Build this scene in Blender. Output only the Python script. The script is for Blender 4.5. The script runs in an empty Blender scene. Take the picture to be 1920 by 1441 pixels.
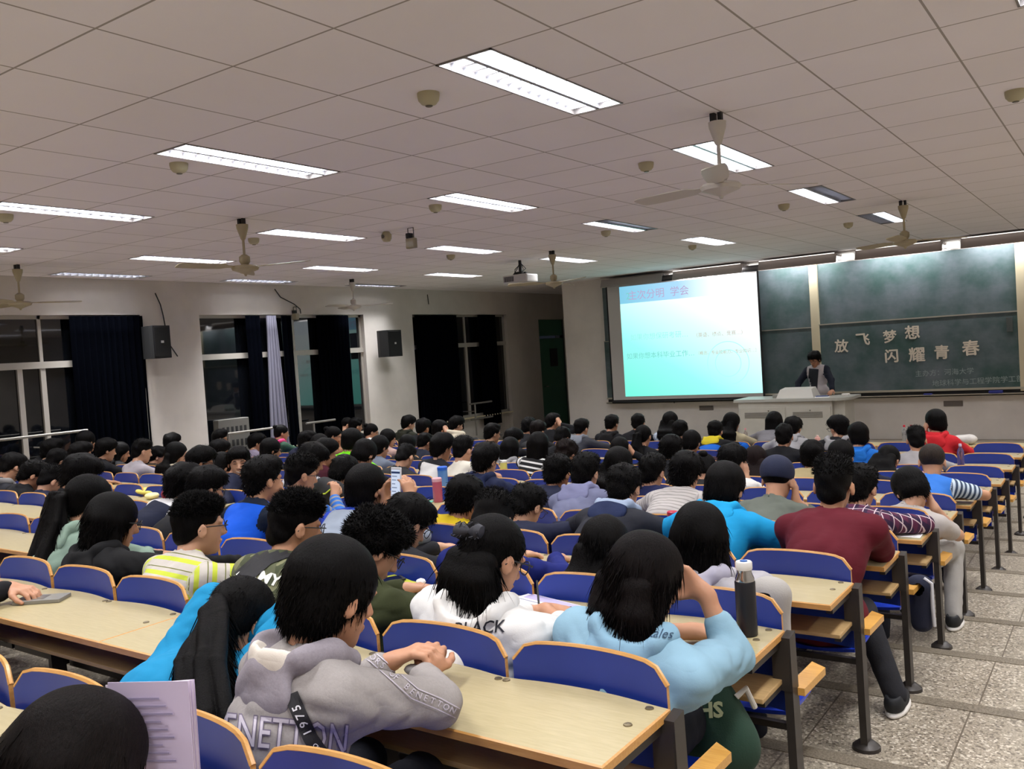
import bpy, bmesh, math, random
import numpy as np
from mathutils import Vector, Matrix
from mathutils.bvhtree import BVHTree
C = bpy.context.scene.collection
SC = 1.15            # metres per unit used while laying out; applied to everything at the end
Z0 = 1.827           # front floor becomes z = 0
rnd = random.Random(7)

# ------------------------------------------------------------------ camera, world, exposure
F, YAW, PIT, ROL = 1653.0, 0.6137, -0.0353, -0.0643
cy, sy, cp, sp = math.cos(YAW), math.sin(YAW), math.cos(PIT), math.sin(PIT)
fw = Vector((-sy*cp, cy*cp, sp)); rt = Vector((cy, sy, 0)); up = rt.cross(fw)
cr, sr = math.cos(ROL), math.sin(ROL)
rt, up = cr*rt+sr*up, -sr*rt+cr*up
cam = bpy.data.cameras.new('camera'); cam.sensor_width = 36; cam.lens = F/1920*36
cam.clip_start = 0.05; cam.clip_end = 100
camo = bpy.data.objects.new('camera', cam); C.objects.link(camo)
M = Matrix((rt, up, -fw)).transposed().to_4x4(); M.translation = Vector((0, 0, Z0*SC)); camo.matrix_world = M
bpy.context.scene.camera = camo
def ray(x, y): return rt*((x-960)/F)+up*((720.5-y)/F)+fw
def aty(x, y, Y): d = ray(x, y); return d*(Y/d.y)
def atx(x, y, X): d = ray(x, y); return d*(X/d.x)
def atz(x, y, Z): d = ray(x, y); return d*(Z/d.z)

w = bpy.data.worlds.new('night'); bpy.context.scene.world = w; w.use_nodes = True
w.node_tree.nodes['Background'].inputs[0].default_value = (0.012, 0.014, 0.02, 1)
w.node_tree.nodes['Background'].inputs[1].default_value = 0.5
sc = bpy.context.scene
sc.view_settings.view_transform = 'Standard'; sc.view_settings.look = 'None'
sc.view_settings.gamma = 1; sc.view_settings.use_curve_mapping = False
sc.view_settings.exposure = 0.48
sc.cycles.max_bounces = 8; sc.cycles.diffuse_bounces = 6; sc.cycles.glossy_bounces = 3
sc.cycles.transmission_bounces = 4; sc.cycles.transparent_max_bounces = 6
sc.cycles.caustics_reflective = False; sc.cycles.caustics_refractive = False
sc.cycles.sample_clamp_indirect = 8
sc.cycles.use_denoising = True
TUBE_W = 17.0        # watts of one ceiling tube
BOARD_W = 13.0        # watts of one board tube
def area(name, loc, sx, sy_, watts, col=(.985, .985, 1), rot=(0, 0, 0), parent=None, spread=180):
    l = bpy.data.lights.new(name, 'AREA'); l.shape = 'RECTANGLE'; l.size = sx; l.size_y = sy_
    l.energy = watts; l.color = col; l.spread = math.radians(spread)
    o = bpy.data.objects.new(name, l); C.objects.link(o); o.location = loc; o.rotation_euler = rot
    if parent: o.parent = parent
    return o

# ------------------------------------------------------------------ object helpers
def tag(o, label=None, cat=None, group=None, kind=None):
    if label: o['label'] = label
    if cat: o['category'] = cat
    if group: o['group'] = group
    if kind: o['kind'] = kind
    return o
def empty(name, loc, label, cat, group=None):
    o = bpy.data.objects.new(name, None); C.objects.link(o); o.location = loc; o.empty_display_size = .1
    return tag(o, label, cat, group)
def link(name, me, mat=None, parent=None, loc=(0, 0, 0)):
    if mat is not None:
        if len(me.materials): me.materials.clear()
        for m in (mat if isinstance(mat, (list, tuple)) else [mat]): me.materials.append(m)
    o = bpy.data.objects.new(name, me); C.objects.link(o); o.location = loc
    if parent: o.parent = parent
    return o
def copy_tree(o, loc=None, parent=None):
    c = o.copy(); C.objects.link(c)
    if parent: c.parent = parent
    if loc is not None: c.location = loc
    for ch in o.children: copy_tree(ch, None, c)
    return c
class MB:
    def __init__(s): s.v = []; s.f = []; s.mi = []; s.m = 0
    def add(s, vs, fs):
        b = len(s.v); s.v += [tuple(p) for p in vs]
        s.f += [tuple(b+i for i in f) for f in fs]; s.mi += [s.m]*len(fs); return s
    def box(s, x0, x1, y0, y1, z0, z1, bev=0):
        if bev:
            b = bmesh.new(); bmesh.ops.create_cube(b, size=1)
            for v in b.verts: v.co = Vector(((x0+x1)/2+v.co.x*(x1-x0), (y0+y1)/2+v.co.y*(y1-y0), (z0+z1)/2+v.co.z*(z1-z0)))
            bmesh.ops.bevel(b, geom=b.edges[:], offset=bev, segments=2, affect='EDGES', profile=.6)
            b.verts.index_update(); s.add([v.co for v in b.verts], [[v.index for v in f.verts] for f in b.faces]); b.free(); return s
        P = [(x, y, z) for x in (x0, x1) for y in (y0, y1) for z in (z0, z1)]
        return s.add(P, [(0, 1, 3, 2), (4, 6, 7, 5), (0, 4, 5, 1), (2, 3, 7, 6), (0, 2, 6, 4), (1, 5, 7, 3)])
    def lathe(s, prof, c=(0, 0, 0), n=24, axis='z', cap=True):
        vs = []; fs = []
        for r, z in prof:
            for i in range(n):
                a = 2*math.pi*i/n; p = (r*math.cos(a), r*math.sin(a), z)
                if axis == 'y': p = (p[0], z, p[1])
                if axis == 'x': p = (z, p[0], p[1])
                vs.append((p[0]+c[0], p[1]+c[1], p[2]+c[2]))
        for j in range(len(prof)-1):
            for i in range(n): fs.append((j*n+i, j*n+(i+1) % n, (j+1)*n+(i+1) % n, (j+1)*n+i))
        if cap: fs.append(tuple(reversed(range(n)))); fs.append(tuple((len(prof)-1)*n+i for i in range(n)))
        return s.add(vs, fs)
    def tube(s, pts, r, n=8, cap=True):
        pts = [Vector(p) for p in pts]; rs = r if isinstance(r, (list, tuple)) else [r]*len(pts)
        vs = []; fs = []; u = None
        for i, p in enumerate(pts):
            t = (pts[min(i+1, len(pts)-1)]-pts[max(i-1, 0)]).normalized()
            if u is None: u = t.orthogonal().normalized()
            u = (u-t*u.dot(t)).normalized(); q = t.cross(u)
            for k in range(n):
                a = 2*math.pi*k/n; vs.append(p+(u*math.cos(a)+q*math.sin(a))*rs[i])
        for j in range(len(pts)-1):
            for i in range(n): fs.append((j*n+i, j*n+(i+1) % n, (j+1)*n+(i+1) % n, (j+1)*n+i))
        if cap: fs.append(tuple(reversed(range(n)))); fs.append(tuple((len(pts)-1)*n+i for i in range(n)))
        return s.add(vs, fs)
    def mesh(s, name, smooth=False):
        me = bpy.data.meshes.new(name); me.from_pydata(s.v, [], s.f)
        if any(s.mi): me.polygons.foreach_set('material_index', s.mi)
        if smooth:
            me.polygons.foreach_set('use_smooth', [True]*len(me.polygons))
            me.set_sharp_from_angle(angle=math.radians(40))
        me.update(); return me
    def build(s, name, mat, parent=None, loc=(0, 0, 0), smooth=False):
        return link(name, s.mesh(name, smooth), mat, parent, loc)
def struct(name, mb, mat, smooth=False):
    return tag(mb.build(name, mat, smooth=smooth), kind='structure')

# ------------------------------------------------------------------ materials
def lin(h):
    h = h.lstrip('#'); o = []
    for i in (0, 2, 4):
        c = int(h[i:i+2], 16)/255; o.append(c/12.92 if c <= .04045 else ((c+.055)/1.055)**2.4)
    return (*o, 1)
MC = {}
class NT:
    def __init__(s, name, rough=.6, spec=.5, metal=0):
        s.mat = bpy.data.materials.new(name); s.mat.use_nodes = True; s.n = s.mat.node_tree.nodes; s.l = s.mat.node_tree.links
        s.b = s.n['Principled BSDF']; s.b.inputs['Roughness'].default_value = rough
        s.b.inputs['Specular IOR Level'].default_value = spec; s.b.inputs['Metallic'].default_value = metal
    def node(s, t, **kw):
        n = s.n.new(t)
        for k, v in kw.items(): setattr(n, k, v)
        return n
    def put(s, a, inp):
        if isinstance(a, bpy.types.NodeSocket): s.l.new(a, inp)
        else: inp.default_value = a
    def math(s, op, a, b=0.0, c=None):
        n = s.node('ShaderNodeMath', operation=op); s.put(a, n.inputs[0]); s.put(b, n.inputs[1])
        if c is not None: s.put(c, n.inputs[2])
        return n.outputs[0]
    def mix(s, f, a, b):
        n = s.node('ShaderNodeMix', data_type='RGBA'); s.put(f, n.inputs[0]); s.put(a, n.inputs[6]); s.put(b, n.inputs[7]); return n.outputs[2]
    def coord(s, out='Object', scale=(1, 1, 1)):
        t = s.node('ShaderNodeTexCoord'); m = s.node('ShaderNodeMapping'); s.l.new(t.outputs[out], m.inputs[0])
        m.inputs['Scale'].default_value = scale; return m.outputs[0]
    def noise(s, vec, scale=5, detail=3, rough=.5):
        n = s.node('ShaderNodeTexNoise'); s.l.new(vec, n.inputs['Vector']); n.inputs['Scale'].default_value = scale
        n.inputs['Detail'].default_value = detail; n.inputs['Roughness'].default_value = rough; return n.outputs[0]
    def ramp(s, f, stops):
        r = s.node('ShaderNodeValToRGB'); s.l.new(f, r.inputs[0]); e = r.color_ramp.elements
        while len(e) < len(stops): e.new(.5)
        for k, (p, c) in enumerate(stops): e[k].position = p; e[k].color = c
        return r.outputs[0]
    def bump(s, h, st=.3, dist=.01):
        b = s.node('ShaderNodeBump'); b.inputs['Strength'].default_value = st; b.inputs['Distance'].default_value = dist
        s.l.new(h, b.inputs['Height']); s.l.new(b.outputs[0], s.b.inputs['Normal'])
    def col(s, c): s.put(c, s.b.inputs['Base Color']); return s.mat
def plain(name, hexc, rough=.6, spec=.5, metal=0, var=.0, vs=8, bump=0, bs=60):
    k = ('p', name)
    if k in MC: return MC[k]
    t = NT(name, rough, spec, metal); c = lin(hexc)
    if var:
        n = t.noise(t.coord(), vs, 4); d = tuple(x*(1-var) for x in c[:3])+(1,); u = tuple(min(1, x*(1+var)) for x in c[:3])+(1,)
        t.col(t.ramp(n, [(.3, d), (.7, u)]))
    else: t.col(c)
    if bump: t.bump(t.noise(t.coord(), bs, 3), bump, .004)
    MC[k] = t.mat; return t.mat
def emis(name, hexc, st):
    k = ('e', name)
    if k in MC: return MC[k]
    t = NT(name); t.col((0, 0, 0, 1)); t.b.inputs['Emission Color'].default_value = lin(hexc); t.b.inputs['Emission Strength'].default_value = st
    t.b.inputs['Specular IOR Level'].default_value = 0; MC[k] = t.mat; return t.mat
def ceil_mat():
    t = NT('ceiling_tiles', .9, .2); v = t.node('ShaderNodeTexCoord').outputs['Object']
    s = t.node('ShaderNodeSeparateXYZ'); t.l.new(v, s.inputs[0]); m = None
    for i, off in ((0, 2.43), (1, -1.83)):
        d = t.math('DIVIDE', t.math('ADD', s.outputs[i], off*SC+60*SC), .6*SC); f = t.math('FRACT', d)
        e = t.math('MINIMUM', f, t.math('SUBTRACT', 1.0, f)); g = t.math('LESS_THAN', e, .0085)
        m = g if m is None else t.math('MAXIMUM', m, g)
        q = t.math('FLOOR', d); cell = q if i == 0 else t.math('ADD', t.math('MULTIPLY', q, 17.3), cell)
    wn = t.node('ShaderNodeTexWhiteNoise', noise_dimensions='1D'); t.l.new(cell, wn.inputs['W'])
    base = t.mix(t.math('MULTIPLY', wn.outputs[0], .5), lin('#f2edf0'), lin('#e9e4e6'))
    base = t.mix(t.math('MULTIPLY', t.noise(v, 1.2, 3), .35), base, lin('#d8d0ca'))
    t.bump(t.noise(v, 90, 2), .1, .003)
    return t.col(t.mix(m, base, lin('#a39b95')))
def floor_mat():
    t = NT('terrazzo', .32, .45); v = t.coord('Object')
    vo = t.node('ShaderNodeTexVoronoi'); t.l.new(v, vo.inputs['Vector']); vo.inputs['Scale'].default_value = 95
    n = t.noise(v, 130, 4, .7); c = t.mix(t.ramp(n, [(.38, (0, 0, 0, 1)), (.62, (1, 1, 1, 1))]), lin('#857c6d'), lin('#b8ad9b'))
    sh = t.node('ShaderNodeSeparateColor'); t.l.new(vo.outputs['Color'], sh.inputs[0])
    c = t.mix(t.math('MULTIPLY', t.math('GREATER_THAN', sh.outputs[0], .8), .75), c, lin('#5e564b'))
    c = t.mix(t.math('MULTIPLY', t.math('GREATER_THAN', sh.outputs[1], .86), .7), c, lin('#e2d9c8'))
    c = t.mix(t.math('MULTIPLY', t.noise(v, 1.3, 4), .3), c, lin('#7d7466'))
    s = t.node('ShaderNodeSeparateXYZ'); t.l.new(v, s.inputs[0])
    f = t.math('FRACT', t.math('DIVIDE', t.math('ADD', s.outputs[0], (.56+48)*SC), .48*SC))
    return t.col(t.mix(t.math('LESS_THAN', f, .013), c, lin('#6b6154')))
def strip_mat():
    t = NT('dark_strip', .5, .3); v = t.coord('Object'); n = t.noise(v, 120, 4, .7)
    return t.col(t.ramp(n, [(.35, lin('#5c5347')), (.65, lin('#8d8372'))]))
def wood_mat(name, a, b, rough=.35):
    t = NT(name, rough, .5); v = t.coord('Object', (1, 9, 9)); n = t.noise(v, 14, 5, .6)
    c = t.ramp(n, [(.3, lin(a)), (.7, lin(b))]); n2 = t.noise(t.coord(), 2.2, 4)
    c = t.mix(t.math('MULTIPLY', n2, .25), c, lin('#b09468')); return t.col(c)
def wall_mat(name, h):
    t = NT(name, .8, .3); n = t.noise(t.coord(), .9, 5, .6); c = lin(h)
    c2 = tuple(x*.86 for x in c[:3])+(1,); t.bump(t.noise(t.coord(), 30, 3), .06, .004)
    return t.col(t.ramp(n, [(.35, c2), (.6, c)]))
def glass_mat():
    t = NT('window_glass', .03, .6); t.col(lin('#0a0c10')); t.b.inputs['Coat Weight'].default_value = .6; t.b.inputs['Coat Roughness'].default_value = .03; return t.mat
def board_mat():
    t = NT('chalkboard', .38, .35); v = t.coord('Object'); n = t.noise(v, 1.6, 5, .6); n2 = t.noise(t.coord('Object', (1, 1, 4)), 7, 5, .7)
    c = t.ramp(n, [(.3, lin('#36534c')), (.5, lin('#5b696c')), (.75, lin('#7d828b'))])
    c = t.mix(t.math('MULTIPLY', n2, .4), c, lin('#31524c')); return t.col(c)
def fabric(pat, c1, c2='#ffffff', c3='#888888', per=.05, duty=.5, thr=.3, rough=.85):
    k = (pat, c1, c2, c3, per, duty, thr)
    if k in MC: return MC[k]
    t = NT('fabric_'+pat, rough, .25); at = t.node('ShaderNodeAttribute', attribute_name='cl'); s = t.node('ShaderNodeSeparateXYZ'); t.l.new(at.outputs['Vector'], s.inputs[0])
    obj = t.coord('Object'); A, B, D = lin(c1), lin(c2), lin(c3)
    lt = lambda sock, p, d: t.math('LESS_THAN', t.math('FRACT', t.math('DIVIDE', t.math('ADD', sock, 5.0), p)), d)
    n = t.noise(obj, 16, 3); A1 = tuple(x*.86 for x in A[:3])+(1,)
    c = t.mix(n, A1, A)
    if pat == 'stripe': c = t.mix(lt(s.outputs[1], per, duty), c, B)
    elif pat == 'stripe3': c = t.mix(lt(s.outputs[1], per, .28), c, B); c = t.mix(lt(t.math('ADD', s.outputs[1], per*.5), per, .06), c, D)
    elif pat == 'bands': c = t.mix(t.math('GREATER_THAN', s.outputs[1], thr), c, B); 
    elif pat == 'bands2': c = t.mix(t.math('MAXIMUM', t.math('GREATER_THAN', s.outputs[1], thr), t.math('GREATER_THAN', s.outputs[2], .5)), c, B)
    elif pat == 'sleeves': c = t.mix(t.math('GREATER_THAN', s.outputs[2], .5), c, t.mix(lt(s.outputs[1], per, duty), B, D))
    elif pat == 'collar': c = t.mix(t.math('GREATER_THAN', s.outputs[1], thr), c, t.mix(lt(s.outputs[1], .02, .4), B, D))
    elif pat == 'plaid':
        c = t.mix(t.math('MULTIPLY', lt(s.outputs[0], per, .45), .8), c, D); c = t.mix(t.math('MULTIPLY', lt(s.outputs[1], per, .45), .6), c, D)
        c = t.mix(lt(s.outputs[0], per, .1), c, B); c = t.mix(lt(s.outputs[1], per, .1), c, B)
    elif pat == 'camo':
        n1 = t.noise(obj, 10, 2, .4); n2 = t.noise(t.coord('Object', (1.3, .8, 1.1)), 13, 2, .4)
        c = t.mix(t.math('GREATER_THAN', n1, .53), c, B); c = t.mix(t.math('GREATER_THAN', n2, .57), c, D)
    elif pat == 'marl': c = t.mix(t.noise(obj, 160, 3, .8), c, B)
    wn = t.noise(obj, 7, 2, .5); wr = t.noise(t.coord('Object', (1, 1, 2.2)), 6, 2, .5); hgt = t.math('ADD', t.math('ABSOLUTE', t.math('SUBTRACT', wr, .5)), t.math('MULTIPLY', t.noise(obj, 220, 2, .6), .05))
    t.bump(hgt, .22, .03)
    MC[k] = t.col(c); return MC[k]
def hair_mat(h='#0d0b0b'):
    k = ('hair', h)
    if k in MC: return MC[k]
    t = NT('hair', .45, .07); n = t.noise(t.coord('Object', (60, 60, 5)), 3.5, 4, .7); c = lin(h)
    t.col(t.ramp(n, [(.3, tuple(x*.3 for x in c[:3])+(1,)), (.8, tuple(x*1.5 for x in c[:3])+(1,))])); t.bump(n, .8, .006)
    MC[k] = t.mat; return t.mat
def skin_mat(h='#c08f72'):
    k = ('skin', h)
    if k in MC: return MC[k]
    t = NT('skin', .5, .35); n = t.noise(t.coord(), 14, 4); c = lin(h)
    t.col(t.ramp(n, [(.3, (c[0]*.9, c[1]*.84, c[2]*.8, 1)), (.7, c)])); t.b.inputs['Subsurface Weight'].default_value = .06
    t.b.inputs['Subsurface Radius'].default_value = (.02, .008, .004); t.bump(t.noise(t.coord(), 120, 2), .06, .002)
    MC[k] = t.mat; return t.mat
M_WOOD = wood_mat('desk_laminate', '#a69a74', '#b4a883'); M_EDGE = wood_mat('plywood_edge', '#b98240', '#cf9a55', .4)
M_ARM = wood_mat('armrest_wood', '#c98f3a', '#dda752', .3)
M_BLUE = plain('blue_laminate', '#223a96', .38, .5, var=.05); M_SEATB = plain('seat_blue', '#1c3fc4', .35)
M_STEEL = plain('dark_steel', '#37322f', .45, .5, .3); M_BOLT = plain('bolt_metal', '#8d8064', .4, .5, .8)
M_WHITE = plain('white_plastic', '#dedad4', .5); M_BLACK = plain('black_plastic', '#141416', .55); M_CREAM = plain('cream_metal', '#cfc4a6', .45)
M_ALU = plain('aluminium_frame', '#a9a49c', .45, .5, .2); M_CHROME = plain('chrome', '#c9c9c9', .12, .5, 1); M_PAPER = plain('paper', '#efeef0', .8, .1)
M_DARKF = plain('dark_trousers', '#1d1e24', .9, .1); M_GREYM = plain('grey_metal', '#8f8d86', .5)
DEBUG = False
# ------------------------------------------------------------------ room numbers (layout units)
XE, YD0, PT = -.838, 1.704, .762           # right desk end, far edge of desk row 0, row pitch
SW = .433                                  # seat pitch
def YD(k): return YD0+PT*k
def DZ(k): return -.786-.0545*min(k, 8)    # desk top height
def FZ(k): return DZ(k)-.605               # floor under row k
CZ = 1.27; XL = -10.6; YF = 14.5; YB = -3.2; XR = 3.4; ZF = FZ(8)
# floor: one tread per row with a dark strip at its far edge
fl = MB(); st = MB(); edges = [YD(k)-.19 for k in range(-6, 9)]
for i, k in enumerate(range(-6, 8)):
    z = FZ(k) if k > -6 else FZ(k); y0, y1 = edges[i], edges[i+1]
    if i == 0: y0 = YB-.4
    fl.box(XL-.3, XR+.3, y0, y1, ZF-.4, z)
    st.box(XL, XR, y1-.07, y1+.004, z-.02, z+.003)
fl.box(XL-.3, XR+.3, edges[-1], 18.0, ZF-.4, ZF)
for k in range(8, 13): st.box(XL, XR, YD(k+1)-.26, YD(k+1)-.19, ZF-.01, ZF+.003)
struct('floor', fl, floor_mat())
struct('trim_1', st, strip_mat())
LX = [1.917, -.183, -2.283, -4.383, -6.483, -8.583, -10.25]; LY = [-1.77, .631, 3.031, 5.431, 7.831, 10.231]
ce = MB(); xs = sorted(LX); x = XL-.3          # suspended ceiling with a hole for every light
for q in xs:
    ce.box(x, q-.15, YB-.3, 18, CZ, CZ+.2); y = YB-.3
    for l in LY: ce.box(q-.15, q+.15, y, l, CZ, CZ+.2); y = l+1.17
    ce.box(q-.15, q+.15, y, 18, CZ, CZ+.2); x = q+.15
ce.box(x, XR+.3, YB-.3, 18, CZ, CZ+.2)
struct('ceiling', ce, ceil_mat())
W_F = wall_mat('front_wall_paint', '#e6e0da'); W_L = wall_mat('side_wall_paint', '#cbc5be')
struct('wall_front', MB().box(-8.9, XR+.3, YF, YF+3.3, ZF-.1, CZ).box(XL-.3, -8.9, 17.6, 17.8, ZF-.1, CZ), W_F)
struct('wall_right', MB().box(XR, XR+.2, YB-.3, YF, ZF-.4, CZ), W_L)
struct('wall_back', MB().box(XL-.3, XR+.3, YB-.3, YB, ZF-.4, CZ), W_L)
lw = MB()                                    # left wall: header, sill wall and pillars around three bays
lw.box(XL-.25, XL, YB, 18, .815, CZ)
lw.box(XL-.25, XL-.1, YB, 15.0, ZF-.4, -1.2)
for a, b in ((6.7, 7.6), (10.82, 12.06)): lw.box(XL-.25, XL, a, b, ZF-.4, .815)
lw.box(XL-.25, XL, 15.0, 16.2, ZF-.4, .815); lw.box(XL-.25, XL, 17.25, 18, ZF-.4, .815); lw.box(XL-.25, XL, YB, YB+.6, ZF-.4, .815)
lw.box(XL-.25, XL, 16.2, 17.25, .7, .815)
struct('wall_left', lw, W_L)
struct('baseboard_front', MB().box(-8.9, XR, YF-.015, YF, ZF, ZF+.12), plain('skirting', '#7d6f66', .5))
struct('trim_2', MB().box(-8.3, -1.2, 12.3, YF, ZF-.02, ZF+.12, .01), plain('platform_floor', '#8a8072', .5, var=.1))
G = glass_mat(); GN = M_ALU
def window(n, y0, y1, mull, tz=.22):
    r = MB(); x = XL-.1
    for a, b in ((y0, y0+.05), (y1-.05, y1)): r.box(x-.03, x+.03, a, b, -1.2, .815)
    r.box(x-.03, x+.03, y0, y1, -1.2, -1.15); r.box(x-.03, x+.03, y0, y1, .77, .815); r.box(x-.04, x+.05, y0, y1, tz-.04, tz+.04)
    for m in mull: r.box(x-.03, x+.04, m-.03, m+.03, -1.2, tz)
    for m in mull[::2]: r.box(x-.03, x+.03, m-.02, m+.02, tz, .815)
    o = struct('window_%d' % n, r, GN)
    MB().box(x-.006, x+.006, y0+.03, y1-.03, -1.17, .79).build('pane', G, o)
    MB().box(XL-.12, XL+.03, y0, y1, -1.22, -1.195, .006).build('window_sill', M_CREAM, o)
window(1, YB+.6, 6.7, [-.6, 1.4, 3.3, 5.15, 5.42]); window(2, 7.6, 10.82, [8.62, 9.2, 9.33, 10.3]); window(3, 12.06, 15.0, [13.66, 14.5])
d = struct('door_1', MB().box(XL-.12, XL-.04, 16.2, 17.25, ZF, .28).box(XL-.12, XL-.05, 16.2, 17.25, .34, .7), plain('green_door', '#3a7059', .5))
MB().box(XL-.045, XL-.03, 16.65, 16.95, -.35, .05).build('door_window', M_BLACK, d)
MB().box(XL-.13, XL-.02, 16.14, 16.2, ZF, .76).box(XL-.13, XL-.02, 17.25, 17.31, ZF, .76).box(XL-.13, XL-.02, 16.14, 17.31, .7, .76).build('door_frame', plain('door_frame_paint', '#55605a', .5), d)
MB().tube([(XL-.03, 16.32, -.78), (XL+.03, 16.32, -.78), (XL+.03, 16.42, -.78)], .012).build('door_handle', M_CHROME, d)
# night outside: a dark ground and parapet some metres beyond the panes
# curtains, each a pleated hanging cloth
def curtain(y0, y1, mat, label, x=XL+.02, top=.80, bot=-1.4, taper=0.0, amp=.028, pl=.085):
    n = max(10, int((y1-y0)/.014)); vs = []; fs = []; rows = 10
    for j in range(rows+1):
        f = j/rows; z = top+(bot-top)*f; ww = (1-taper)+taper*f
        for i in range(n+1):
            y = y0+(y1-y0)*(1-ww)*.5*(1 if taper else 0)+(y1-y0)*i/n*ww
            vs.append((x+amp*math.sin(2*math.pi*(y0+(y1-y0)*i/n)/pl+.4*math.sin(f*3+i*.05))*(.6+.5*f)+.004*math.sin(i), y, z))
    for j in range(rows):
        for i in range(n): a = j*(n+1)+i; fs.append((a, a+1, a+n+2, a+n+1))
    cy_ = (y0+y1)/2; m = MB().add([(p[0]-x, p[1]-cy_, p[2]-top) for p in vs], fs); me = m.mesh('curtain', True)
    o = link('curtain', me, mat, loc=(x, cy_, top)); sm = o.modifiers.new('t', 'SOLIDIFY'); sm.thickness = .004
    return tag(o, label, 'curtain', 'curtains along the left wall')
NB = plain('blackout_cloth', '#040509', 1, 0); NW = plain('pale_cloth', '#6d6c7a', .85, .2)
curtain(5.75, 6.72, NB, 'wide black curtain hanging beside the pillar nearest the photographer')
curtain(4.05, 4.75, NB, 'black curtain bunched at the left edge of the near window')
curtain(8.35, 8.62, NB, 'narrow black curtain to the left of the pale grey curtain')
curtain(8.66, 9.02, NW, 'pale grey curtain gathered between two black curtains', taper=.55)
curtain(9.02, 9.22, NB, 'black curtain directly right of the pale grey curtain', taper=.0)
curtain(9.75, 10.45, NB, 'black curtain left of the second pillar in the middle window')
curtain(12.08, 13.3, NB, 'wide black curtain right of the speaker on the second pillar')
curtain(13.98, 14.55, NB, 'black curtain at the far end of the furthest window')
# handrails
M_RAIL = plain('rail_steel', '#85817b', .4, .5, .4)
def rail(y0, y1, z, label, n=2):
    o = empty('handrail', (XL+.22, y0, z), label, 'railing', 'metal handrails along the windows')
    b = MB()
    for q in range(n): b.tube([(0, 0, -q*.3), (0, y1-y0, -q*.3)], .017, 10)
    b.build('rail', M_RAIL, o, smooth=True)
    y = .15
    while y < y1-y0:
        MB().tube([(0, y, .0), (0, y, -.3*(n-1)-.32)], .016, 8).tube([(0, y, -.15), (-.3, y, -.15)], .01, 6).build('post', M_RAIL, o, smooth=True); y += 1.25
rail(2.6, 5.75, -.60, 'metal handrail below the nearest dark window')
rail(7.62, 8.6, -.87, 'short metal handrail left of the pale grey curtain')
rail(9.2, 9.8, -.87, 'short metal handrail between the two middle black curtains')
rail(13.3, 14.0, -.92, 'metal handrail in front of the furthest window')
# box on a window sill outside the second window (pale grille seen through the glass)
ac = empty('grille_box', (XL+.08, 7.95, -1.195), 'pale box with a dark perforated grille standing on the window sill', 'box')
MB().box(-.12, .0, -.23, .3, 0, .52, .01).build('case', plain('grille_case', '#55534f', .7), ac)
b = MB()
for i in range(6):
    for j in range(2): b.box(.0, .004, -.17+i*.075, -.13+i*.075, .12+j*.19, .22+j*.19, .001)
b.build('grille', M_BLACK, ac)

# ------------------------------------------------------------------ ceiling lights
M_HOUS = plain('light_housing', '#c8c8cc', .3, .5, .4); M_LOUV = plain('louver_blades', '#b9bcc6', .3, .5, .6); M_TUBE = emis('tube_glow', '#fbfaff', 8.0); M_TUBE.cycles.emission_sampling = 'NONE'
half = {(3, 4), (2, 4), (2, 5), (6, 5)}
ORD = ['first', 'second', 'third', 'fourth', 'fifth', 'sixth', 'seventh', 'eighth', 'ninth', 'tenth', 'eleventh', 'twelfth', 'thirteenth', 'fourteenth']
def troffer(ix, iy):
    x, y = LX[ix], LY[iy]; hf = (ix, iy) in half
    o = empty('ceiling_light', (x, y+.585, CZ), '%s louvered ceiling light, %s column from the right wall, %s row from the board' % (
        'half-lit recessed' if hf else 'recessed two-tube', ORD[ix], ORD[5-iy]), 'ceiling light', 'louvered ceiling lights')
    b = MB(); b.box(-.15, .15, -.585, -.573, -.004, .07).box(-.15, .15, .573, .585, -.004, .07).box(-.15, -.14, -.585, .585, -.004, .07).box(.14, .15, -.585, .585, -.004, .07)
    b.build('frame', plain('light_frame', '#7f7b7a', .4, .5, .3), o)
    MB().box(-.14, .14, -.573, .573, .066, .072).build('housing', M_HOUS, o)
    l = MB()
    for i in range(1, 13): yy = -.573+1.146*i/13; l.box(-.14, .14, yy-.002, yy+.002, .0, .028)
    l.box(-.012, .012, -.573, .573, .0, .028); l.build('louver', M_LOUV, o)
    for q, xx in enumerate((-.072, .072)):
        if hf and q == (1 if (ix, iy) != (2, 5) else 0): continue
        area('tube_lamp', (xx, 0, .034), .085*SC, 1.1*SC, TUBE_W, parent=o, spread=150 if ix < 6 else 62)
        MB().tube([(xx, -.55, .05), (xx, .55, .05)], .012, 8).build('tube', M_TUBE, o)
for ix in range(7):
    for iy in range(6): troffer(ix, iy)
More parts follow.
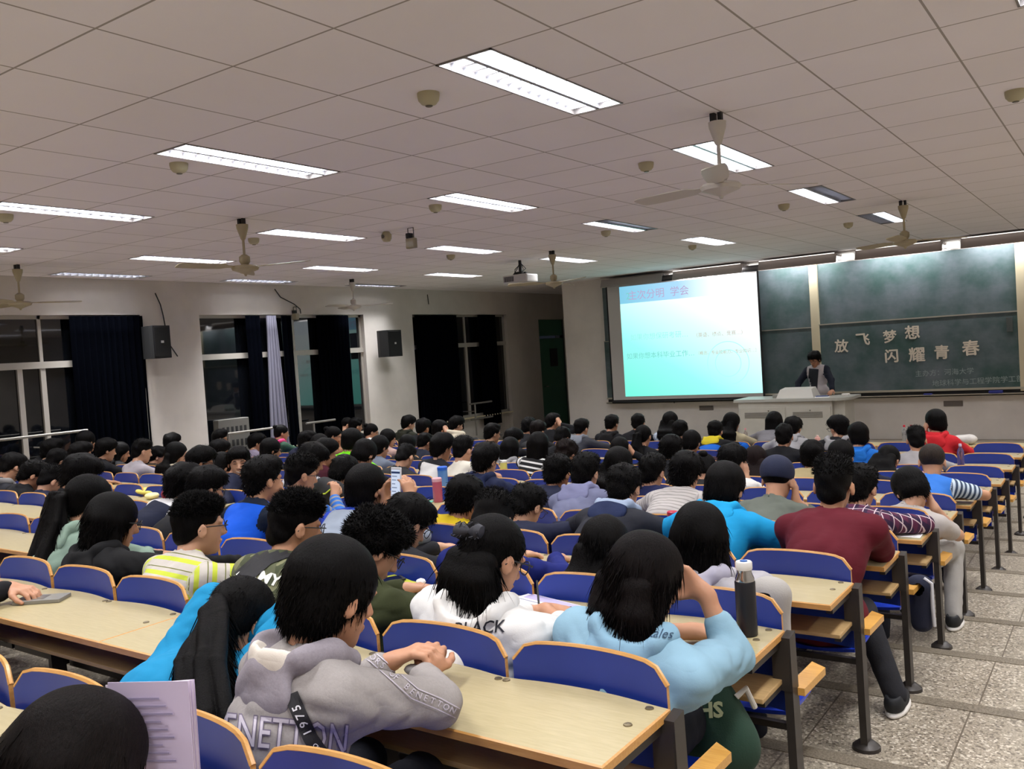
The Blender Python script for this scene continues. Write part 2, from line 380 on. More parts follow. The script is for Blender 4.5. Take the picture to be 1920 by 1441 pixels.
# ------------------------------------------------------------------ ceiling fans, sensors, projector, lamps, speakers
M_FANW = plain('fan_enamel', '#c5bfb6', .4); M_FANY = plain('fan_enamel_yellowed', '#a89d80', .45)
def fan(x, y, m, ang, label, motor=False):
    o = empty('ceiling_fan', (x, y, CZ), label, 'ceiling fan', 'three-bladed ceiling fans')
    MB().box(-.035, -.008, -.02, .02, -.07, 0).box(.008, .03, -.015, .015, -.05, 0).build('ceiling_hook', M_BLACK, o)
    MB().lathe([(.05, -.05), (.048, -.08), (.02, -.17), (.012, -.18)], n=20).build('canopy', m, o, smooth=True)
    MB().tube([(0, 0, -.15), (0, 0, -.36)], .011, 10).build('down_rod', m, o, smooth=True)
    MB().lathe([(.02, -.30), (.045, -.32), (.045, -.36), (.03, -.385), (.1, -.395), (.115, -.41), (.105, -.43), (.05, -.45), (.014, -.465), (.008, -.48)], n=28).build('motor', m, o, smooth=True)
    for k in range(3):
        a = math.radians(ang+120*k); ca, sa = math.cos(a), math.sin(a); b = MB()
        vs = []; rows = [(.09, .018), (.16, .03), (.2, .058), (.35, .066), (.5, .066), (.575, .058), (.59, .035)]
        for r, h in rows:
            for s_, dz in ((-1, -.012), (1, .012)):
                for t in (.0, .005): vs.append((r*ca-s_*h*sa, r*sa+s_*h*ca, -.407+dz*h/.066+t))
        fs = []
        for i in range(len(rows)-1):
            q = i*4; fs += [(q, q+4, q+6, q+2), (q+1, q+3, q+7, q+5), (q, q+1, q+5, q+4), (q+2, q+6, q+7, q+3)]
        q = (len(rows)-1)*4; fs += [(q, q+2, q+3, q+1), (0, 1, 3, 2)]
        b.add(vs, fs); b.build('blade', m, o)
fan(-1.86, 4.8, M_FANW, 168, 'white ceiling fan hanging nearest the camera, beside the second aisle-side light')
fan(-6.06, 4.83, M_FANY, 20, 'yellowed ceiling fan hanging over the middle left of the audience')
fan(-9.6, 4.7, M_FANY, 62, 'ceiling fan at the far left edge near the dark windows')
fan(-9.57, 9.58, M_FANW, 35, 'small distant ceiling fan in front of the second pillar')
fan(-6.0, 9.59, M_FANY, 100, 'yellowed ceiling fan hanging beside the projector')
fan(-1.82, 9.56, M_FANY, 150, 'ceiling fan hanging in front of the chalkboard')
M_SENS = plain('sensor_plastic', '#b0a888', .5)
for i, (x, y, l) in enumerate([(-2.72, 3.32, 'largest beige ceiling sensor, beside the nearest ceiling light'), (-4.66, 3.28, 'beige ceiling sensor below the second light of the near row'), (-2.74, 5.69, 'beige ceiling sensor left of the white fan'), (-4.7, 5.73, 'beige ceiling sensor left of the middle light'),
     (-6.81, 3.28, 'beige ceiling sensor at the left edge below a light'), (-6.92, 5.64, 'beige ceiling sensor behind the yellowed middle fan'), (-6.9, 8.65, 'small distant beige sensor left of the projector'), (-4.67, 8.6, 'beige sensor beside the half-lit light over the screen side'),
     (-2.71, 8.61, 'beige ceiling sensor right of the white fan motor'), (-4.71, 11.03, 'beige ceiling sensor in front of the screen'), (-2.67, 10.84, 'beige ceiling sensor in front of the chalkboard'), (-.48, 5.69, 'beige ceiling sensor at the right edge of the picture')]):
    o = tag(MB().lathe([(.054, 0), (.054, -.012), (.05, -.035), (.036, -.052), (.018, -.058), (.018, -.06)], n=28).build('ceiling_sensor', M_SENS, loc=(x, y, CZ), smooth=True), l, 'ceiling sensor', 'round ceiling sensors')
    MB().lathe([(.019, -.0605), (.015, -.064)], n=16).build('lens', plain('sensor_lens', '#5d5646', .3), o)
# projector
p = empty('projector', (-6.85, 10.1, CZ), 'white projector hanging from the ceiling on a black mount', 'projector')
MB().tube([(0, 0, 0), (0, 0, -.17)], .022, 10).box(-.06, .06, -.06, .06, -.2, -.16).box(-.1, -.07, -.02, .02, -.23, -.17).box(.07, .1, -.02, .02, -.23, -.17).build('mount', M_BLACK, p)
cb = MB()
for k in range(4): cb.tube([(.02*math.cos(k), .02*math.sin(k), -.05), (.09*math.cos(1.6*k), .08*math.sin(1.6*k), -.12), (.06*math.cos(k), -.1, -.2)], .005, 6)
cb.build('cable', M_BLACK, p, smooth=True)
MB().box(-.21, .19, -.14, .14, -.31, -.2, .018).build('body', plain('projector_shell', '#c4c2c0', .35), p)
b = MB()
for i in range(9): b.box(-.18+i*.018, -.17+i*.018, -.143, -.139, -.29, -.22)
b.build('vent', M_BLACK, p); MB().lathe([(.04, .138), (.045, .155), (.03, .15)], c=(.07, 0, -.255), axis='y').build('lens', M_BLACK, p)
# hanging flood lamps
def flood(x, y, z, label, s=1, tilt=0):
    o = empty('flood_lamp', (x, y, z), label, 'lamp', 'small hanging flood lamps')
    MB().tube([(-.035*s, 0, 0), (-.035*s, 0, -.1*s)], .004, 6).tube([(.035*s, 0, 0), (.035*s, 0, -.16*s)], .004, 6).tube([(-.035*s, 0, 0), (.035*s, 0, 0)], .004, 6).build('bracket', M_BLACK, o)
    MB().box(-.045*s, .005*s, -.03*s, .03*s, -.1*s, -.05*s, .006*s).build('driver', M_BLACK, o)
    MB().box(-.05*s, .06*s, -.03*s, .02*s, -.2*s, -.1*s, .01*s).build('housing', plain('lamp_shell', '#958e78', .4), o)
    MB().box(-.042*s, .052*s, -.034*s, -.03*s, -.19*s, -.11*s).build('glass', plain('lamp_glass', '#a8a187', .15), o)
flood(-5.65, 6.49, CZ, 'small flood lamp with black bracket hanging in the middle of the ceiling')
flood(XL+.04, 9.3, .93, 'small flood lamp fixed above the middle window', 1.0)
o = tag(MB().lathe([(.03, 0), (.052, -.03), (.05, -.07), (.034, -.095), (.01, -.1)], n=20).build('motion_detector', M_SENS, loc=(-5.95, 6.47, CZ), smooth=True), 'beige rounded detector beside the hanging flood lamp', 'detector')
MB().lathe([(.02, 0), (.018, .004)], c=(.0, -.053, -.05), axis='y', n=12).build('lens', plain('sensor_lens', '#5d5646', .3), o)
# wall speakers
def speaker(y, z, sy_, sz, label):
    o = empty('wall_speaker', (XL, y, z), label, 'speaker', 'black wall speakers')
    MB().box(.0, .06, -.04, .04, -.06, .06).tube([(.0, 0, 0), (.14, 0, 0)], .015).build('bracket', M_BLACK, o)
    b = MB(); xs = [(.1, .42), (.18, .5), (.30, .5), (.36, .44)]; vs = []; fs = []
    for x, h in xs:
        for sy2 in (-1, 1):
            for sz2 in (-1, 1): vs.append((x, sy2*h*sy_, sz2*sz*.5))
    for i in range(3):
        q = i*4; fs += [(q, q+4, q+5, q+1), (q+2, q+3, q+7, q+6), (q, q+2, q+6, q+4), (q+1, q+5, q+7, q+3)]
    fs += [(0, 1, 3, 2), (12, 14, 15, 13)]; b.add(vs, fs).build('cabinet', plain('speaker_cabinet', '#070708', .7), o)
    MB().box(.358, .366, -.4*sy_, .4*sy_, -.46*sz, .46*sz, .004).build('grille', plain('speaker_grille', '#08080a', .8, bump=.4, bs=400), o)
    MB().box(.366, .369, -.02, .02, -.015, .015).build('badge', plain('badge', '#a9a9a9', .3), o)
speaker(6.76, .44, .28, .42, 'black speaker on the nearer white pillar')
speaker(11.17, .30, .38, .45, 'black speaker with bowed front on the second pillar')
def cable(pts, label): tag(MB().tube(pts, .008, 6).build('cable', M_BLACK, smooth=True), label, 'cable')
x = XL+.02
cable([(x+.01, 6.93, 1.1), (x, 7.0, .95), (x, 7.03, .8), (x, 7.06, .55), (x, 7.1, .4), (x, 7.2, .25)], 'loose black cable hanging down beside the nearer speaker')
cable([(x, 8.95, 1.2), (x, 9.05, 1.08), (x, 9.3, .98), (x, 9.42, .9), (x, 9.43, .83)], 'thin dark cable drooping above the middle window')
cable([(x, 12.5, 1.18), (x, 12.52, 1.0)], 'short dark cable hanging from the ceiling above the furthest window')

# ------------------------------------------------------------------ chalkboard, lamps over it, projection screen
bd = empty('chalkboard', (-4.15, YF, -1.0), 'large green double-sliding chalkboard with chalk writing on its lower panel', 'chalkboard')
BM = board_mat(); y = -.03
def rel(mb, name, mat, par, loc): return mb.build(name, mat, par)
MB().box(.07, 2.84, -.05, -.02, 1.145, 2.1, .004).build('panel', BM, bd); MB().box(.07, 2.84, -.09, -.06, .06, 1.13, .004).build('panel', BM, bd)
MB().box(-3.85, -.04, -.05, -.02, 1.11, 2.1, .004).build('panel', BM, bd); MB().box(-3.85, -.04, -.09, -.06, .06, 1.10, .004).build('panel', BM, bd)
MB().box(-.05, .08, -.1, 0, .0, 2.12, .006).build('post', M_CREAM, bd); MB().box(2.84, 2.97, -.1, 0, 0, 2.12, .006).build('post', M_CREAM, bd)
MB().box(.07, 2.84, -.1, -.05, 1.128, 1.147).box(-3.85, -.05, -.1, -.05, 1.098, 1.112).build('rail', plain('board_rail', '#a6a395', .4, .5, .3), bd)
MB().box(-3.85, 2.97, -.11, 0, .03, .06).box(-3.85, 2.97, -.14, 0, -.05, -.035).box(-3.85, 2.97, -.14, -.13, -.05, -.02).build('chalk_tray', plain('tray_metal', '#b5ae9c', .45, .5, .2), bd)
MB().box(-3.85, 2.97, -.06, 0, -.03, .03).build('tray_back', M_BLACK, bd)
MB().box(2.7, 2.78, -.108, -.09, .85, 1.06, .004).build('lock', plain('lock', '#4c5350', .5), bd)
def text_geo(body, size=1.0, res=3, sub=0.0, bold=0.0, shear=0.0):
    c = bpy.data.curves.new('t', 'FONT'); c.body = body; c.size = size; c.resolution_u = res; c.align_x = 'CENTER'; c.align_y = 'CENTER'; c.offset = bold; c.shear = shear
    o = bpy.data.objects.new('t', c); C.objects.link(o); dg = bpy.context.evaluated_depsgraph_get(); dg.update()
    me = bpy.data.meshes.new_from_object(o.evaluated_get(dg)); bpy.data.objects.remove(o); bpy.data.curves.remove(c)
    if sub:
        b = bmesh.new(); b.from_mesh(me); bmesh.ops.triangulate(b, faces=b.faces[:])
        for _ in range(4):
            e = [e for e in b.edges if e.calc_length() > sub]
            if not e: break
            bmesh.ops.subdivide_edges(b, edges=e, cuts=1); bmesh.ops.triangulate(b, faces=[f for f in b.faces if len(f.verts) > 3])
        b.to_mesh(me); b.free()
    v = [x.co.copy() for x in me.vertices]; f = [tuple(p.vertices) for p in me.polygons]; bpy.data.meshes.remove(me); return v, f
def wall_text(body, x, z, size, y, rot=0, bold=0, sx=1, shear=0, th=.002):
    v, f = text_geo(body, size, bold=bold, shear=shear); ca, sa = math.cos(rot), math.sin(rot); n = len(v)
    P = [(x+(p.x*ca*sx-p.y*sa), y, z+(p.x*sx*sa+p.y*ca)) for p in v]
    return P, [tuple((i) for i in q) for q in f]
ch = MB(); chs = MB()
for t, x, z, s, r, b in [('放', -3.745, -.235, .215, -.03, .006), ('飞', -3.42, -.15, .215, .04, .006), ('梦', -3.02-.0, -.13, .2, .05, .006), ('想', -2.70, -.09, .22, 0, .006),
                   ('闪', -3.01, -.43, .215, .02, .006), ('耀', -2.65, -.43, .235, 0, .005), ('青', -2.31, -.41, .215, -.03, .006), ('春', -1.92, -.37, .235, .03, .006)]:
    
    ch = MB()
    for q_i, (ox, oz) in enumerate(((-.006, 0), (.006, .003), (0, -.005), (0, .006))): ch.add(*wall_text(t, x+4.15+ox, z+1.0+oz, s, -.094-.0012*q_i, r))
    ch.build('chalk_character', plain('chalk', '#e5dccb', .9), bd)
for t, x, z, s, r in [('主办方：河海大学', -2.29, -.70, .1, .02), ('地球科学与工程学院学工部', -1.86, -.845, .1, .03)]:
    chs.add(*wall_text(t, x+4.15, z+1.0, s, -.094, r))
chs.build('small_writing', plain('chalk_thin', '#97a5a3', .9), bd)
tag(MB().box(-.09, .09, -.05, .05, 0, .05, .008).build('board_eraser', plain('eraser_blue', '#2c3384', .7), loc=(-1.62, YF-.09, -1.033+.0)), 'blue eraser on the chalk tray near the right board post', 'eraser', 'blue board erasers')
tag(MB().box(-.06, .06, -.05, .05, 0, .03, .008).build('board_eraser', plain('eraser_blue', '#2c3384', .7), loc=(-2.52, YF-.09, -1.033)), 'flat blue eraser on the chalk tray below the small writing', 'eraser', 'blue board erasers')
# board lamps: angled hoods on a white wall batten with tubes
M_HOOD = plain('lamp_hood', '#9c918d', .5)
bt = tag(MB().box(-7.7, -1.0, YF-.05, YF-.001, 1.14, 1.24).build('lamp_batten', plain('batten_white', '#f0efec', .5)), 'long white batten on the wall that carries the board lamps', 'batten')
for i, (a, b_) in enumerate([(-7.83, -6.62), (-6.42, -5.18), (-4.91, -3.68), (-3.4, -2.19), (-1.95, -.75)]):
    c = (a+b_)/2; h = (b_-a)/2; zt = 1.235
    o = empty('board_lamp', (c, YF-.02, zt), 'long brown-grey hooded board lamp, %s from the left over the board' % ORD[i], 'board lamp', 'hooded lamps over the board and screen')
    th = .004; P = [(-.02, .0), (-.34, -.015), (-.40, -.15)]; vs = []; fs = []
    for x_ in (-h, h):
        for (yy, zz) in P: vs += [(x_, yy, zz), (x_, yy+.006, zz-.008)]
    n = len(P)*2
    for q in range(len(P)-1):
        k = q*2; fs += [(k, k+2, n+k+2, n+k), (k+1, n+k+1, n+k+3, k+3)]
    fs += [(0, n, n+1, 1), (n-2, n-1, 2*n-1, 2*n-2)]+[(0, 1, 3, 2), (2, 3, 5, 4), (n, n+2, n+3, n+1), (n+2, n+4, n+5, n+3)]
    MB().add(vs, fs).build('hood', M_HOOD, o)
    MB().box(-h, -h+.02, -.3, 0, -.05, -.02).box(h-.02, h, -.3, 0, -.05, -.02).build('arm', M_HOOD, o)
    if i < 4: MB().box(h+.02, h+.19, -.13, -.03, -.12, -.02, .01).build('gap_glow', emis('gap_glow_white', '#fffaf2', .85), o)  # added glowing box that makes the gap between hoods look brightly lit
    if i != 0:
        area('tube_lamp', (0, -.27, -.06), 1.1*SC, .05*SC, BOARD_W, rot=(math.radians(28), 0, 0), parent=o)
        MB().tube([(-.56, -.27, -.045), (.56, -.27, -.045)], .013, 8).build('tube', M_TUBE, o)
        MB().tube([(-h+.02, -.385, -.01), (h-.02, -.385, -.01)], .006, 8).build('slit_light_line', emis('slit_glow', '#fff8f0', 1.3), o)  # glowing rod added for the slit of tube light along the hood edge
# projection screen (hangs in front of the board)
s = empty('projection_screen', (-6.41, 14.3, 1.12), 'pull-down projection screen with black border showing a turquoise slide', 'screen')
W = 1.43; zb = -2.13
MB().box(-W, W, 0, .012, zb, 0).build('border', plain('screen_border', '#0c0c0e', .6), s)
MB().box(-W+.03, W-.03, -.003, 0, zb+.03, -.03).build('fabric', plain('screen_fabric', '#c8c4c2', .8), s)
MB().tube([(-W-.04, .02, .03), (W+.04, .02, .03)], .045, 12).build('roller_case', plain('roller', '#3a3635', .5), s, smooth=True)
MB().tube([(-W, .0, zb-.01), (W, 0, zb-.01)], .014, 10).tube([(-.2, 0, zb-.02), (-.2, 0, zb-.05)], .008).build('bottom_bar', M_BLACK, s, smooth=True)
t = NT('slide_with_flare', .9, 0); v = t.node('ShaderNodeTexCoord').outputs['Generated']; q = t.node('ShaderNodeSeparateXYZ'); t.l.new(v, q.inputs[0])
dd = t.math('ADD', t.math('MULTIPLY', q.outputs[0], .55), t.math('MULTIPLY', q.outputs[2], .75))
c = t.ramp(dd, [(.05, lin('#6fdcc8')), (.4, lin('#8ceadb')), (.75, lin('#c9f8f2')), (1.0, lin('#f4ffff'))])  # teal slide gradient; its white upper right is lamp flare painted in
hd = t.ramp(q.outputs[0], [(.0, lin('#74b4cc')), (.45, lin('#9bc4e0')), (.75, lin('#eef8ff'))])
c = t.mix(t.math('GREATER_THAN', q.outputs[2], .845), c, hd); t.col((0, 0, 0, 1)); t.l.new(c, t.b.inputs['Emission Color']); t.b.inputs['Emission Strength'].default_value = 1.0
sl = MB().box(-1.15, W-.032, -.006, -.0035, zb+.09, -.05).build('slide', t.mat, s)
k1 = MB(); k2 = MB(); k3 = MB()
k1.add(*wall_text('2', -.98, -.235, .17, -.009)); k3.add(*wall_text('主次分明', -.62, -.235, .18, -.009)); k5 = MB(); k5.add(*wall_text('学会', .02, -.235, .18, -.009)); k5.build('slide_title', emis('slide_title#a393b4', '#a393b4', 1), s)
k2.add(*wall_text('如果你想保研考研…', -.42, -.985, .125, -.009)); k1.add(*wall_text('如果你想本科毕业工作…', -.42, -1.32, .12, -.009))
k4 = MB(); k4.add(*wall_text('（英语、绩点、竞赛…）', .70, -1.02, .085, -.009)); k4.add(*wall_text('（概念、专业技能力、专业知识…）', .82, -1.33, .07, -.009))
for kk, nm, h in ((k1, 'slide_text', '#6fb5b4'), (k2, 'slide_text', '#8fd3cf'), (k3, 'slide_title', '#a393b4'), (k4, 'slide_note', '#b08a80')): kk.build(nm, emis(nm+h, h, 1), s)
r = MB()
for R_ in (.36, .22):
    vs = []; n = 48
    for i in range(n):
        a = 2*math.pi*i/n; vs += [(.83+R_*math.cos(a), -.009, -1.52+R_*math.sin(a)), (.83+(R_+.012)*math.cos(a), -.009, -1.52+(R_+.012)*math.sin(a))]
    r.add(vs, [(2*i, 2*i+1, (2*i+3) % (2*n), (2*i+2) % (2*n)) for i in range(n)])
r.build('slide_crest', emis('crest', '#9eeadf', 1), s)
# lecture console with cabinet doors, vents and monitor box
L_ = empty('lecture_console', (-4.05, 12.6, ZF+.12), 'wide grey metal lecture console with vents in front of the chalkboard', 'lectern')
H = .80; gm = plain('console_grey', '#b3b0a6', .45, var=.04)
MB().box(-.76, .6, .02, .6, 0, H-.04, .01).box(.6, .76, .08, .6, 0, H-.04, .01).build('cabinet', gm, L_)
vs = []; n = 10; pr = [(-.82, 0), (-.82, .66), (.84, .66)]+[(.6+.24*math.sin(a), .22-.22*math.cos(a)-.02) for a in [math.pi/2*(1-i/8) for i in range(9)]]
m_ = len(pr)
MB().add([(a, b, H-.04) for a, b in pr]+[(a, b, H) for a, b in pr], [tuple(range(m_)), tuple(range(2*m_-1, m_-1, -1))]+[(i, i+m_, (i+1) % m_+m_, (i+1) % m_) for i in range(m_)]).build('top', plain('console_top', '#a9a9a2', .4), L_)
for x0, x1 in ((-.74, -.06), (-.04, .58)): MB().box(x0, x1, .008, .022, .05, H-.12, .004).build('door', gm, L_)
for x0 in (-.66, .05):
    b = MB()
    for j in range(4): b.box(x0, x0+.42, .002, .01, H-.27+j*.022, H-.26+j*.022)
    b.build('vent', plain('vent_shadow', '#6e6b64', .6), L_)
MB().lathe([(.008, -.004), (.008, .01)], c=(-.3, 0, H-.17), axis='y', n=10).lathe([(.008, -.004), (.008, .01)], c=(.3, 0, H-.17), axis='y', n=10).build('lock', M_CHROME, L_)
mo = empty('monitor_box', (-3.98, 12.78, ZF+.12+H), 'off-white sloping monitor housing on the lecture console', 'monitor')
MB().add([(-.29, -.05, 0), (.25, -.05, 0), (.25, .3, 0), (-.29, .3, 0), (-.25, .02, .12), (.2, .02, .12), (.2, .26, .14), (-.25, .26, .14)], [(0, 3, 2, 1), (0, 1, 5, 4), (1, 2, 6, 5), (2, 3, 7, 6), (3, 0, 4, 7), (4, 5, 6, 7)]).build('shell', plain('monitor_white', '#cfccc4', .45), mo)
MB().box(-.36, -.27, .0, .2, 0, .05, .006).build('side_box', M_GREYM, mo)
def sheet(x, y, z, w_, d_, rot=0, label='', name='paper_sheet', mat=None, th=.003, cat='paper', tilt=0):
    o = MB().box(-w_/2, w_/2, -d_/2, d_/2, 0, th, min(th*.3, .001)).build(name, mat or M_PAPER, loc=(x, y, z)); o.rotation_euler = (tilt, 0, rot); return tag(o, label, cat)
sheet(-3.62, 12.76, ZF+.12+H+.001, .2, .14, .2, 'white papers on the console by the lecturer\'s hand')
o = sheet(-3.66, 12.9, ZF+.12+H+.001, .18, .1, .1, 'blue folder lying on the lecture console', 'folder', plain('folder_blue', '#34457e'), .012, 'folder')
tag(MB().box(-.05, .05, -.04, .04, 0, .035, .008).build('chalk_box', M_WHITE, loc=(-3.34, 12.95, ZF+.12+H)), 'small white box at the right end of the console', 'box')
# wall sockets
for x in (-6.1, -2.2): tag(MB().box(-.13, .13, -.012, 0, -.04, .04, .004).build('wall_socket', plain('socket', '#6a625c', .6), loc=(x, YF, -1.17)), 'dark wall socket plate %s' % ('under the projection screen' if x < -4 else 'under the chalkboard'), 'socket')

# ------------------------------------------------------------------ desks with seats
def bolt(x, y, z): return MB().lathe([(.010, 0), (.009, .0025), (.004, .003)], c=(x, y, z), n=12)
H = .605
def make_bench(ns=4, seats=True):
    r = empty('lecture_bench', (0, 0, 0), None, 'bench'); n = 10
    # desktop: slab whose far edge is scalloped behind each backrest
    pts = [(0, -.3), (0, 0)]
    for s_ in range(ns):
        for i in range(1, n): t = i/n; pts.append((-.045-(s_+t)*SW+.045-.0, .0+.026*(1-(2*t-1)**2)-.004))
        pts.append((-(s_+1)*SW, 0))
    pts[-1] = (-ns*SW, 0); pts.append((-ns*SW, -.3)); m_ = len(pts); e = .004
    bot = [(x, y, H-.02) for x, y in pts]; cx = -ns*SW/2; cy0 = -.15
    mid = [(x, y, H-.003) for x, y in pts]; ins = [(x+(e if x < cx else -e), y+(e if y < cy0 else -e), H) for x, y in pts]
    d = MB(); d.m = 1; d.add(bot+mid, [tuple(range(m_))]+[(i, i+m_, (i+1) % m_+m_, (i+1) % m_) for i in range(m_)])
    d.add(mid+ins, [(i, i+m_, (i+1) % m_+m_, (i+1) % m_) for i in range(m_)]); d.m = 0; d.add(ins, [tuple(reversed(range(m_)))])
    dt = d.build('desktop', [M_WOOD, M_EDGE], r)
    for x in [-.04]+[-s_*SW-q for s_ in range(1, ns) for q in ((.012, -.012) if s_ == 1 else (0,))]+[-ns*SW+.03]: bolt(x, -.02, H).build('bolt', M_BOLT, dt)
    bolt(-.043, -.115, H).build('bolt', M_BOLT, dt)
    MB().box(-ns*SW+.01, -.004, -.195, -.015, H-.147, H-.133, .003).build('shelf', wood_mat('shelf_board', '#a98a5c', '#bd9c6b', .5), r)
    for s_ in range(0, ns+1, 2):
        x = -s_*SW + (.0 if s_ == 0 else (.027 if s_ == ns else 0))
        b = MB(); b.add([(x-.0, -.02, .0), (x+.024, -.02, 0), (x+.024, .04, 0), (x, .04, 0), (x, -.035, H-.012), (x+.024, -.035, H-.012), (x+.024, .015, H-.004), (x, .015, H-.004)],
              [(0, 3, 2, 1), (4, 5, 6, 7), (0, 1, 5, 4), (1, 2, 6, 5), (2, 3, 7, 6), (3, 0, 4, 7)])
        b.box(x-.03, x-.008, -.25, -.02, H-.045, H-.02); b.box(x-.03, x-.008, -.17, -.02, H-.165, H-.147); b.box(x-.03, x+.02, -.035, -.012, H-.165, H-.02)
        lg = b.build('leg', M_STEEL, r)
        MB().lathe([(.05, 0), (.048, .012), (.026, .03)], c=(x+.012, .01, 0), n=16).build('foot_plate', M_STEEL, lg, smooth=True)
    for s_ in range(ns if seats else 0):
        xc = -(s_+.5)*SW; hw = SW/2-.012; u = 14; rows = [(.36, 0), (.5, .2), (H-.02, .45), (H+.035, .7), (H+.065, .9), (H+.086, 1.0)]
        def surf(z, off, hz=1.0):
            o_ = []
            for i in range(u+1):
                t = 2*i/u-1; ztop = z-(.006*t*t+.04*abs(t)**11)*hz; o_.append((xc+t*hw, .012+.030*(1-t*t)+.05*(z-H)*-.2+off, ztop))
            return o_
        vs = []; fs = []
        for off in (0, .012):
            for z, f_ in rows: vs += surf(z, off, 0 if z < H else (1 if z > H+.05 else .4))
        R_ = len(rows); U = u+1; A = R_*U; q = MB(); ff = []
        for j in range(R_-1):
            for i in range(u): a = j*U+i; ff.append((a, a+1, a+U+1, a+U)); ff.append((A+a, A+a+U, A+a+U+1, A+a+1))
        q.m = 0; q.add(vs, ff); ed = []
        for i in range(u): a = (R_-1)*U+i; ed.append((a, a+1, A+a+1, A+a)); a = i; ed.append((a, A+a, A+a+1, a+1))
        for j in range(R_-1): a = j*U; ed.append((a, a+U, A+a+U, A+a)); a = j*U+u; ed.append((a, A+a, A+a+U, a+U))
        q.m = 1; b0 = len(q.v)-len(vs); q.f += [tuple(b0+i for i in f) for f in ed]; q.mi += [1]*len(ed)
        # bevelled wooden rim drawn as a slim tube along the top edge
        q.tube([(p[0], p[1]+.006, p[2]) for p in surf(H+.086, 0, 1)][0:], .0065, 6)
        bk = q.build('backrest', [M_BLUE, M_EDGE], r, smooth=True)
        up_ = rs[s_] if (rs := UPS) else False
        b = MB(); n2 = 8; vs = []
        for j in range(n2+1):
            f_ = j/n2
            for i in range(9):
                t = i/4-1; yy = .07+.30*f_; zz = .325+.012*t*t-.03*max(0, f_-.75)**2*16*.3-.012*math.sin(f_*math.pi)
                k_ = 1-.10*max(0, f_-.8)*5*(abs(t) > .9)
                if up_: yy, zz = .075+.06*f_+.02*(1-t*t), .30+.29*f_
                vs.append((xc+t*(hw-.015)*k_, yy, zz))
        nn = len(vs); off = (0, -.012, 0) if up_ else (0, 0, -.012); vs += [(a+off[0], c_+off[1], d_+off[2]) for a, c_, d_ in vs]; ff = []
        for j in range(n2):
            for i in range(8): a = j*9+i; ff += [(a, a+1, a+10, a+9), (nn+a, nn+a+9, nn+a+10, nn+a+1)]
        for i in range(8): ff += [(i, nn+i, nn+i+1, i+1), (n2*9+i, n2*9+i+1, nn+n2*9+i+1, nn+n2*9+i)]
        for j in range(n2): a = j*9; ff += [(a, a+9, nn+a+9, nn+a), (a+8, nn+a+8, nn+a+17, a+17)]
        b.add(vs, ff); sb = b.build('seat', M_SEATB, r, smooth=True)
        MB().box(xc-.015, xc+.015, .05, .3 if not up_ else .1, .29, .312).box(xc-hw, xc+hw, .045, .065, .29, .31).build('seat_bracket', M_STEEL, sb)
    MB().add([(-.006, .012, H-.19), (.044, .012, H-.19), (.05, .2, H-.19), (.0, .235, H-.19), (-.006, .012, H-.168), (.044, .012, H-.168), (.05, .2, H-.168), (.0, .235, H-.168)],
             [(0, 3, 2, 1), (4, 5, 6, 7), (0, 1, 5, 4), (1, 2, 6, 5), (2, 3, 7, 6), (3, 0, 4, 7)]).build('armrest', M_ARM, r)
    return r
UPS = [False]*4; bench_down = make_bench()
UPS = [True, False, True, False]; bench_mixed = make_bench(); bench_front = make_bench(4, False)
first = {0: bench_down, 1: bench_mixed, 2: bench_front}; used = set()
BLK = ['at the aisle end', 'second from the aisle', 'third from the aisle', 'fourth from the aisle', 'next to the window side']
for k in range(-1, 12):
    for j in range(5):
        if (k == -1 and j > 1) or (k == 0 and j > 2): continue
        kind = 2 if k == 11 else 1 if (k >= 5 and j == 0) else 0
        loc = (XE-j*4*SW, YD(k), FZ(k))
        o = first[kind] if kind not in used else copy_tree(first[kind]); used.add(kind); o.location = loc
        o['label'] = 'wooden lecture bench with blue seats, %s, %s row from the front' % (BLK[j], ORD[11-k]); o['group'] = 'rows of lecture benches'
        o.name = 'lecture_bench'
# ------------------------------------------------------------------ bodies: signed-distance shapes meshed with surface nets
V = lambda *a: np.array(a, float)
def cap_(p, a, b, ra, rb):
    d = b-a; t = np.clip(((p-a)@d)/max(d@d, 1e-9), 0, 1); q = p-a-t[:, None]*d
    return np.sqrt((q*q).sum(1))-(ra+(rb-ra)*t)
def ell_(p, c, R, r):
    q = (p-c)@R; k0 = np.sqrt(((q/r)**2).sum(1)); k1 = np.sqrt(((q/(r*r))**2).sum(1)); return k0*(k0-1)/np.maximum(k1, 1e-6)
def pl_(p, c, n): return (p-c)@n
def smin(a, b, k): h = np.clip(.5+.5*(b-a)/k, 0, 1); return b+(a-b)*h-k*h*(1-h)
def ev(ops, p):
    d = None
    for o in ops:
        t = o[0]
        if t in 'cC': e = cap_(p, o[1], o[2], o[3], o[4]); k = o[5]
        elif t in 'eE': e = ell_(p, o[1], o[2], o[3]); k = o[4]
        elif t == 'P': e = pl_(p, o[1], o[2]); k = o[3]
        if d is None: d = e
        elif t == 'P': d = -smin(-d, -e, k)        # keeps the side where the plane value is negative
        elif t in 'CE': d = -smin(-d, e, k)        # capitals cut away
        else: d = smin(d, e, k)
    return d
def bounds(ops):
    lo = np.full(3, 1e9); hi = -lo
    for o in ops:
        if o[0] == 'c':
            for q, r in ((o[1], o[3]), (o[2], o[4])): lo = np.minimum(lo, q-r); hi = np.maximum(hi, q+r)
        elif o[0] == 'e': r = max(o[3]); lo = np.minimum(lo, o[1]-r); hi = np.maximum(hi, o[1]+r)
    return lo, hi
